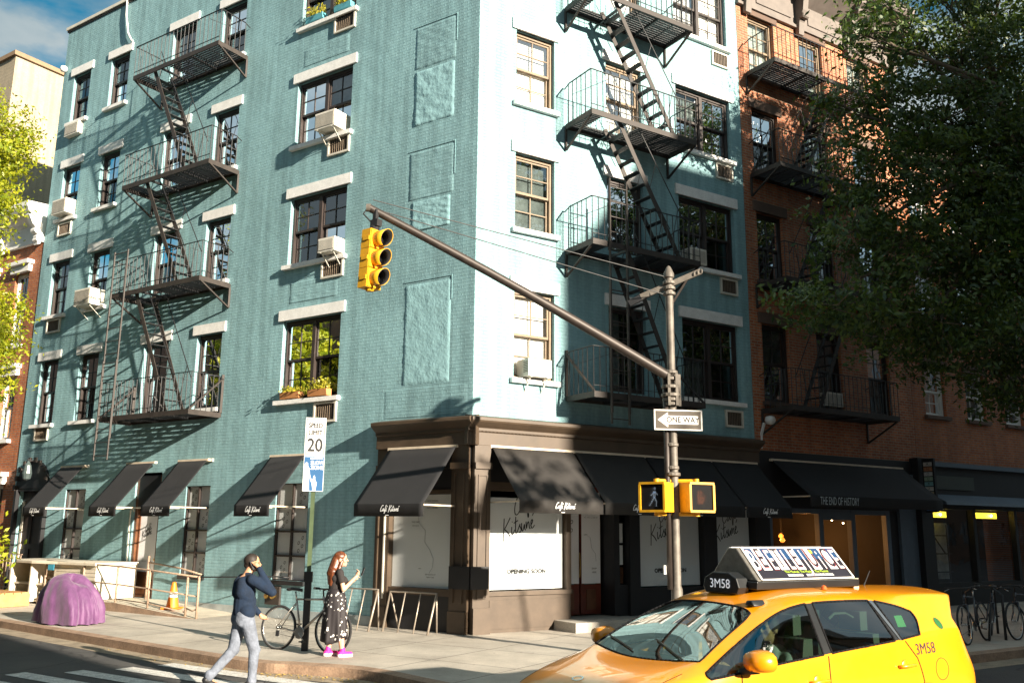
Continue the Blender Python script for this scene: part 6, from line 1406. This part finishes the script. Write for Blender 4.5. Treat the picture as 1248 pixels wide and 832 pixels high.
# ================================================================ people
def sphere_pts(nu=16,nv=10):
    V=[];Fc=[]
    for j in range(nv+1):
        t=math.pi*j/nv
        for i in range(nu): a=2*math.pi*i/nu; V.append(Vector((math.sin(t)*math.cos(a),math.sin(t)*math.sin(a),math.cos(t))))
    for j in range(nv):
        for i in range(nu): Fc.append([j*nu+i,j*nu+(i+1)%nu,(j+1)*nu+(i+1)%nu,(j+1)*nu+i])
    return V,Fc
SV,SF_=sphere_pts()
def blob(prims,voxel,name,parent,mat,smooth=6,matfn=None,mats=None):
    v=[];f=[]
    def ell(c,r,rot=None):
        b=len(v); 
        for p in SV:
            q=Vector((p.x*r[0],p.y*r[1],p.z*r[2])); q=rot@q if rot else q; v.append(tuple(Vector(c)+q))
        f.extend([[i+b for i in g] for g in SF_])
    def cap(p,q,r1,r2,k=1.,n=14):
        p,q=Vector(p),Vector(q); L=(q-p).length; rot=(q-p).to_track_quat('Z','Y') if L>1e-6 else Quaternion()
        b=len(v); rings=[]
        for j in range(7): t=math.pi/2*j/6; rings.append((-math.cos(t)*r1*k,math.sin(t)*r1))
        for j in range(7): t=math.pi/2*j/6; rings.append((L+math.sin(t)*r2*k,math.cos(t)*r2))
        for z,r in rings:
            for i in range(n): a=2*math.pi*i/n; v.append(tuple(p+rot@Vector((r*math.cos(a),r*math.sin(a),z))))
        for j in range(len(rings)-1):
            for i in range(n): f.append([b+j*n+i,b+j*n+(i+1)%n,b+(j+1)*n+(i+1)%n,b+(j+1)*n+i])
    for pr in prims:
        if pr[0]=='c': cap(*pr[1:])
        else: ell(*pr[1:])
    me=bpy.data.meshes.new(name); me.from_pydata(v,[],f); o=bpy.data.objects.new(name,me); COL.objects.link(o)
    m=o.modifiers.new('r','REMESH'); m.mode='VOXEL'; m.voxel_size=voxel; m.use_smooth_shade=True
    if smooth: s=o.modifiers.new('s','SMOOTH'); s.factor=.6; s.iterations=smooth
    bpy.context.view_layer.update(); dg=bpy.context.evaluated_depsgraph_get(); m2=bpy.data.meshes.new_from_object(o.evaluated_get(dg)); bpy.data.objects.remove(o); bpy.data.meshes.remove(me)
    for mt in (mats or [mat]): m2.materials.append(mt)
    if matfn:
        for p in m2.polygons: p.material_index=matfn(p.center)
    m2.polygons.foreach_set('use_smooth',[True]*len(m2.polygons))
    ob=bpy.data.objects.new(name,m2); COL.objects.link(ob); ob.parent=parent; return ob
SKIN=M('warm skin',(.50,.26,.15),.5,var=.08,vs=20); SKINL=M('light skin',(.62,.36,.24),.5,var=.08,vs=20)
HAIRD=M('dark short hair',(.02,.013,.009),.6,var=.3,vs=60,bump=.002,bs=120)
def hair_mat():
    m,nt,out=_nt('long auburn hair'); L=nt.links; b=N(nt,'ShaderNodeBsdfPrincipled',Roughness=.35); tc=N(nt,'ShaderNodeTexCoord'); mp=N(nt,'ShaderNodeMapping'); mp.inputs['Scale'].default_value=(60,60,2.5); L.new(tc.outputs['Object'],mp.inputs[0]); n=N(nt,'ShaderNodeTexNoise',Scale=1.,Detail=3.); L.new(mp.outputs[0],n.inputs['Vector']); L.new(ramp(nt,n.outputs[0],.35,.65,(.05,.014,.006),(.17,.05,.016)),b.inputs['Base Color']); bp=N(nt,'ShaderNodeBump',Distance=.006); L.new(n.outputs[0],bp.inputs['Height']); L.new(bp.outputs[0],b.inputs['Normal']); L.new(b.outputs[0],out.inputs[0]); return m
def hand(prims,w,d,side,curl=.5,palm=None,s=1.):
    """palm at w pointing along d, thumb towards side; curled fingers"""
    d=Vector(d).normalized(); sd=Vector(side).normalized(); nrm=d.cross(sd).normalized(); w=Vector(w)
    prims.append(('c',w,w+d*.05*s,.024*s,.030*s)); prims.append(('c',w+d*.05*s-sd*.022*s,w+d*.05*s+sd*.022*s,.019*s,.019*s))
    for k,(off,ln) in enumerate(((-.030,.058),(-.010,.068),(.011,.072),(.031,.064))):
        p=w+d*.068*s+sd*off*s; a=curl*.7; q=p+(d*math.cos(a)+nrm*math.sin(a))*ln*.5*s; a2=curl*1.8; r=q+(d*math.cos(a2)+nrm*math.sin(a2))*ln*.5*s
        prims.append(('c',p,q,.0092*s,.0086*s)); prims.append(('c',q,r,.0086*s,.0075*s))
    p=w+d*.015*s+sd*.024*s; q=p+(sd*.6+d*.6+nrm*.3).normalized()*.034*s; r=q+(d*.8+nrm*.5*curl+sd*.1).normalized()*.03*s
    prims.append(('c',p,q,.0125*s,.0105*s)); prims.append(('c',q,r,.0105*s,.0085*s))
def head_prims(P,c,f,skin_r=1.):
    """c centre of head, f facing vector in plan"""
    c=Vector(c); f=Vector((f[0],f[1],0)).normalized(); l=Vector((-f.y,f.x,0)); up=Vector((0,0,1)); rot=Matrix((l,f,up)).transposed().to_quaternion()
    P.append(('e',c+up*.02,(.074,.092,.098),rot)); P.append(('e',c+f*.028-up*.045,(.056,.062,.066),rot)); P.append(('e',c+f*.070-up*.088,(.028,.022,.020),rot))
    P.append(('c',c+f*.088+up*.012,c+f*.108-up*.022,.008,.0135)); P.append(('e',c+f*.090-up*.055,(.026,.012,.007),rot)); P.append(('e',c+f*.089-up*.068,(.022,.011,.008),rot))
    for s in (1,-1):
        P.append(('e',c+f*.084+l*s*.032+up*.022,(.022,.010,.007),rot)); P.append(('e',c+l*s*.077-f*.004-up*.01,(.010,.022,.032),rot)); P.append(('e',c+f*.062+l*s*.044-up*.03,(.022,.02,.022),rot))
def eyes(name,parent,c,f):
    c=Vector(c); f=Vector((f[0],f[1],0)).normalized(); l=Vector((-f.y,f.x,0)); P=[]
    for s in (1,-1): P.append(('e',c+f*.0795+l*s*.031+Vector((0,0,.004)),(.012,.012,.010)))
    return blob(P,.003,name,parent,M('dark eye',(.03,.02,.015),.2,var=0),smooth=0)
# ---- man walking away with a phone at his ear
MH=50.; MT=lthing('person',(-3.52,12.52,0),'man walking with navy jumper and grey jeans, phone held to his right ear','person')
mf=Vector((math.sin(R(MH)),math.cos(R(MH)),0)); mr=Vector((mf.y,-mf.x,0))
def m(x,y,z): return mr*x+mf*y+Vector((0,0,z))
hd_f=(mf+mr*.40).normalized()
P=[]; hc=m(0,.07,1.575)
head_prims(P,hc,hd_f)
neck=('c',m(0,.0,1.40),m(0,.05,1.50),.060,.055); P.append(neck)
sh=[m(.175,0,1.37),m(-.175,.02,1.365)]; elR=m(.37,.20,1.215); wrR=Vector(hc)+Vector((hd_f.y,-hd_f.x,0))*.135+hd_f*.075-Vector((0,0,.05)); elL=m(-.23,.10,1.10); wrL=m(-.08,.26,.90)
hipR,hipL=m(.085,0,.87),m(-.085,0,.87); knR=m(.095,.13,.47); anR=m(.10,.12,.085); knL=m(-.11,-.07,.46); anL=m(-.14,-.36,.145)
torso=[('e',m(0,.0,1.22),(.165,.115,.22)),('c',m(0,0,.95),m(0,0,1.1),.125,.13),('c',sh[0],sh[1],.062,.062)]
P+=[('c',m(0,0,.93),m(0,.0,1.32),.11,.12),('c',sh[0],sh[1],.055,.055),('c',sh[0],elR,.048,.038),('c',elR,wrR,.038,.026),('c',sh[1],elL,.048,.038),('c',elL,wrL,.038,.026)]
for h,k,a in ((hipR,knR,anR),(hipL,knL,anL)): P+=[('c',h,k,.082,.052),('c',k,a,.050,.035)]
P+=[('c',anR-mf*.03-Vector((0,0,.03)),anR+mf*.14-Vector((0,0,.04)),.034,.03),('c',anL-mf*.02-Vector((0,0,.02)),anL+mf*.10-Vector((0,0,.10)),.034,.028)]
hand(P,wrR,(Vector(hc)+Vector((hd_f.y,-hd_f.x,0))*.10-hd_f*.01+Vector((0,0,.045))-Vector(wrR)),hd_f,.5); hand(P,wrL,m(.2,.5,-.6),mf,.8)
blob(P,.0075,'body',MT,SKIN,3); eyes('eyes',MT,hc,hd_f)
NAVYK=M('navy knit jumper',(.004,.014,.036),.9,var=.3,vs=9,bump=.018,bs=8); JEAN=M('washed grey denim',(.16,.18,.225),.85,var=.4,vs=6,bump=.022,bs=10,fine=.15)
J=[('e',m(0,.0,1.20),(.175,.125,.24),Quaternion((0,0,1),-R(MH))),('c',m(0,0,.96),m(0,.0,1.08),.148,.150),('c',sh[0],sh[1],.072,.072),('c',m(0,0,1.36),m(0,.02,1.425),.078,.066),('c',sh[0],elR,.072,.062),('c',elR,elR.lerp(wrR,.93),.060,.040),('c',sh[1],elL,.072,.058),('c',elL,elL.lerp(wrL,.92),.056,.040),('c',m(-.10,0,.955),m(.10,0,.955),.112,.112),('c',m(.06,-.06,1.2),m(.05,-.06,1.32),.1,.09),('c',m(-.06,-.06,1.2),m(-.05,-.06,1.32),.1,.09)]
blob(J,.011,'jumper',MT,NAVYK,4)
Tj=[('c',m(-.07,-.015,.90),m(.07,-.015,.90),.122,.122)]
for h,k,a,s in ((hipR,knR,anR,1),(hipL,knL,anL,-1)): Tj+=[('c',h,k,.104,.074),('c',k,a+(k-a)*.04,.072,.056),('e',k+mf*.01,(.076,.08,.07))]
Tj+=[('e',m(.07,-.06,.86),(.085,.085,.1)),('e',m(-.07,-.06,.86),(.085,.085,.1)),('c',anR+Vector((0,0,.03)),anR+Vector((0,0,.0)),.062,.064),('c',anL+Vector((0,0,.03)),anL,.060,.062)]
tr=blob(Tj,.010,'jeans',MT,JEAN,3)
blob([('c',m(-.075,0,.965),m(.075,0,.965),.124,.124,.12)],.008,'belt',MT,BLK,1)
for a_,b_ in ((anR,mf*.15-Vector((0,0,.045))),(anL,mf*.11-Vector((0,0,.12)))): blob([('c',a_-mf*.045-Vector((0,0,.035)),a_+b_,.044,.038),('c',a_,a_-Vector((0,0,.03)),.045,.045)],.008,'shoe',MT,BLK,2)
hu=Vector((0,0,1)); Hr=[('e',hc-hd_f*.018+hu*.036,(.084,.098,.094),Matrix((Vector((-hd_f.y,hd_f.x,0)),hd_f,hu)).transposed().to_quaternion()),('e',hc-hd_f*.055-hu*.02,(.058,.045,.055))]
blob(Hr,.007,'hair',MT,HAIRD,2)
blob([('e',hc+hd_f*.048-hu*.080,(.046,.042,.026)),],.006,'beard',MT,HAIRD,2)
T=thing('phone',tuple(Vector((-3.52,12.52,0))+hc+mr*.09),'black phone pressed against the ear of the man in the navy jumper','phone')
q=MB(FW); pc=Vector((-3.52,12.52,0))+Vector(hc)+Vector((-hd_f.y,hd_f.x,0))*-.098+hu*-.02; q.bar(tuple(pc-hu*.055+hd_f*.03),tuple(pc+hu*.055-hd_f*.02),.009,.05,BLK,up=tuple(hd_f)); q.build('case',T,bevel=.003)
# ---- woman looking at her phone
WT=lthing('person',(-2.66,14.40,G),'woman with long auburn hair in black dotted skirt and pink trainers, looking at her phone','person')
wf=Vector((math.sin(R(62)),math.cos(R(62)),0)); wr=Vector((wf.y,-wf.x,0)); wh=(wf+wr*.35).normalized()
def w_(x,y,z): return wr*x+wf*y+Vector((0,0,z))
P=[]; hc=w_(0,.05,1.425); head_prims(P,hc,wh); shR,shL=w_(.145,.0,1.235),w_(-.145,.02,1.235); elR=w_(.20,.05,.985); wrR=w_(.10,.28,1.17); elL=w_(-.19,.07,.99); wrL=w_(-.02,.28,1.10)
P+=[('c',w_(0,0,1.26),w_(0,.03,1.36),.048,.046),('c',w_(0,0,.85),w_(0,0,1.17),.115,.095),('c',shR,shL,.045,.045),('c',shR,elR,.042,.034),('c',elR,wrR,.034,.022),('c',shL,elL,.042,.034),('c',elL,wrL,.034,.022)]
fR,fL_=w_(.12,.10,.07),w_(-.08,-.06,.07)
for h,k,a in ((w_(.08,0,.80),w_(.11,.05,.43),fR),(w_(-.08,0,.80),w_(-.09,.0,.43),fL_)): P+=[('c',h,k,.088,.052),('c',k,k.lerp(a,.35),.05,.054),('c',k.lerp(a,.35),a,.054,.032),('c',a-Vector((0,0,.02)),a+wf*.12-Vector((0,0,.035)),.03,.026)]
hand(P,wrR,w_(.02,.3,.6),-wr,.8,s=.92); hand(P,wrL,w_(.12,.3,.5),wr,.9,s=.92)
blob(P,.0072,'body',WT,SKINL,3); eyes('eyes',WT,hc,wh)
TOPM=M('black cotton top',(.022,.018,.018),.85,var=.2,bump=.002,bs=40)
blob([('c',w_(0,0,.93),w_(0,0,1.12),.122,.118),('e',w_(0,.06,1.10),(.12,.09,.09)),('c',shR,shL,.056,.056),('c',shR,shR.lerp(elR,.48),.058,.056),('c',shL,shL.lerp(elL,.48),.058,.056),('c',w_(-.06,-.03,1.15),w_(.06,-.03,1.15),.08,.08)],.010,'top',WT,TOPM,3)
def skirt_mat():
    m,nt,out=_nt('black skirt with white dots'); L=nt.links; b=N(nt,'ShaderNodeBsdfPrincipled',Roughness=.7); uv=N(nt,'ShaderNodeUVMap'); v=N(nt,'ShaderNodeTexVoronoi',Scale=17.); v.inputs['Randomness'].default_value=.85; L.new(uv.outputs[0],v.inputs['Vector']); r=ramp(nt,v.outputs['Distance'],.27,.33,(.80,.76,.72),(.02,.016,.018)); L.new(r,b.inputs['Base Color']); L.new(b.outputs[0],out.inputs[0]); return m
q=MB(FW); sm_=skirt_mat(); na,nz=72,22; idx=[]
for j in range(nz+1):
    t=j/nz; z=.99-.72*t-.03*(t>.99); r=.122+.045*min(1,t*4)+.045*t; row=[]
    for i in range(na+1):
        a=.55+ (2*math.pi-.55)*i/na   # open slit
        fold=1+.10*t*math.sin(a*8+1.2*t)+.05*t*math.sin(a*13); p=w_(0,0,z)+(-wr*math.sin(a)*-1*r*fold*1.05+wf*math.cos(a)*r*fold*.95); 
        zz=p.z+(.05*math.sin(a*2)*t); row.append(len(q.v)); q.v.append((p.x,p.y,zz)); q.uv.append((a*.2,t*.75))
    idx.append(row)
mi=q.mi(sm_)
for j in range(nz):
    for i in range(na): q.f.append([idx[j][i],idx[j][i+1],idx[j+1][i+1],idx[j+1][i]]); q.m.append(mi)
sk=q.build('skirt',WT,smooth=True); so_=sk.modifiers.new('thick','SOLIDIFY'); so_.thickness=.004
HM=hair_mat(); rq=Matrix((Vector((-wh.y,wh.x,0)),wh,hu)).transposed().to_quaternion()
blob([('e',hc-wh*.015+hu*.034,(.084,.100,.094),rq),('c',hc-wh*.06,w_(0,-.075,1.22),.078,.088),('c',w_(-.03,-.075,1.22),w_(-.02,-.085,1.08),.075,.05),('c',w_(.035,-.075,1.24),w_(.03,-.085,1.06),.07,.045),('c',hc+wr*.06-hu*.02,w_(.085,-.02,1.22),.028,.035),('c',hc-wr*.06-hu*.02,w_(-.085,-.02,1.22),.028,.035)],.008,'hair',WT,HM,3)
PINK=M('hot pink knit trainer',(.80,.02,.28),.6,var=.15,bump=.001,bs=90); SOLE=M('pale trainer sole',(.80,.66,.68),.6)
for a in (fR,fL_):
    s=blob([('c',a-wf*.03-Vector((0,0,.025)),a+wf*.13-Vector((0,0,.030)),.042,.033),('c',a+Vector((0,0,.04)),a-Vector((0,0,.02)),.042,.044)],.008,'shoe',WT,PINK,2)
    blob([('c',a-wf*.035-Vector((0,0,.048)),a+wf*.135-Vector((0,0,.048)),.045,.036,.9)],.008,'sole',s,SOLE,1,)
T=thing('phone',tuple(Vector((-2.66,14.40,G))+wrR),'dark phone in the hands of the woman with auburn hair','phone')
pc=Vector((-2.66,14.40,G))+wrR+wf*.06+hu*.06-wr*.035; q=MB(FW); q.bar(tuple(pc-hu*.05+wf*.03),tuple(pc+hu*.07+wf*.075),.07,.009,BLK,up=tuple(wf)); q.build('case',T,bevel=.003)
# ---- taxi driver behind the glass
dv=Vector(FT(2.33,.36,.0)); df=Vector((cf[0],cf[1],0)); dr_=Vector((df.y,-df.x,0))
DT_=lthing('person',tuple(dv),'taxi driver in a pale shirt sitting behind the front side window','person')
P=[]; hc=Vector((0,0,1.22))+df*.05; head_prims(P,hc,df); P+=[('c',Vector((0,0,1.0)),Vector((0,0,1.14))+df*.02,.055,.05),('c',Vector((0,0,.62)),Vector((0,0,.95)),.13,.13)]
for s in (1,-1): sh_=dr_*s*.18+Vector((0,0,.98)); el=dr_*s*.24+df*.18+Vector((0,0,.78)); wr_=dr_*s*.16+df*.46+Vector((0,0,.92)); P+=[('c',sh_,el,.045,.036),('c',el,wr_,.036,.026),('c',sh_,Vector((0,0,1.)),.05,.06)]; hand(P,wr_,df,dr_*-s,1.1)
for s in (1,-1): P+=[('c',dr_*s*.09+Vector((0,0,.62)),dr_*s*.1+df*.42+Vector((0,0,.64)),.08,.06),('c',dr_*s*.1+df*.42+Vector((0,0,.64)),dr_*s*.1+df*.55+Vector((0,0,.32)),.055,.04)]
blob(P,.0095,'body',DT_,SKIN,2); eyes('eyes',DT_,hc,df)
blob([('c',Vector((0,0,.64)),Vector((0,0,.95)),.155,.15),('c',dr_*.17+Vector((0,0,.98)),-dr_*.17+Vector((0,0,.98)),.07,.07)]+[('c',dr_*s*.18+Vector((0,0,.98)),dr_*s*.235+df*.16+Vector((0,0,.79)),.062,.055) for s in (1,-1)],.012,'shirt',DT_,M('pale shirt',(.5,.5,.5),.8),3)
blob([('e',hc-df*.015+hu*.034,(.084,.098,.094))],.009,'hair',DT_,HAIRD,2)
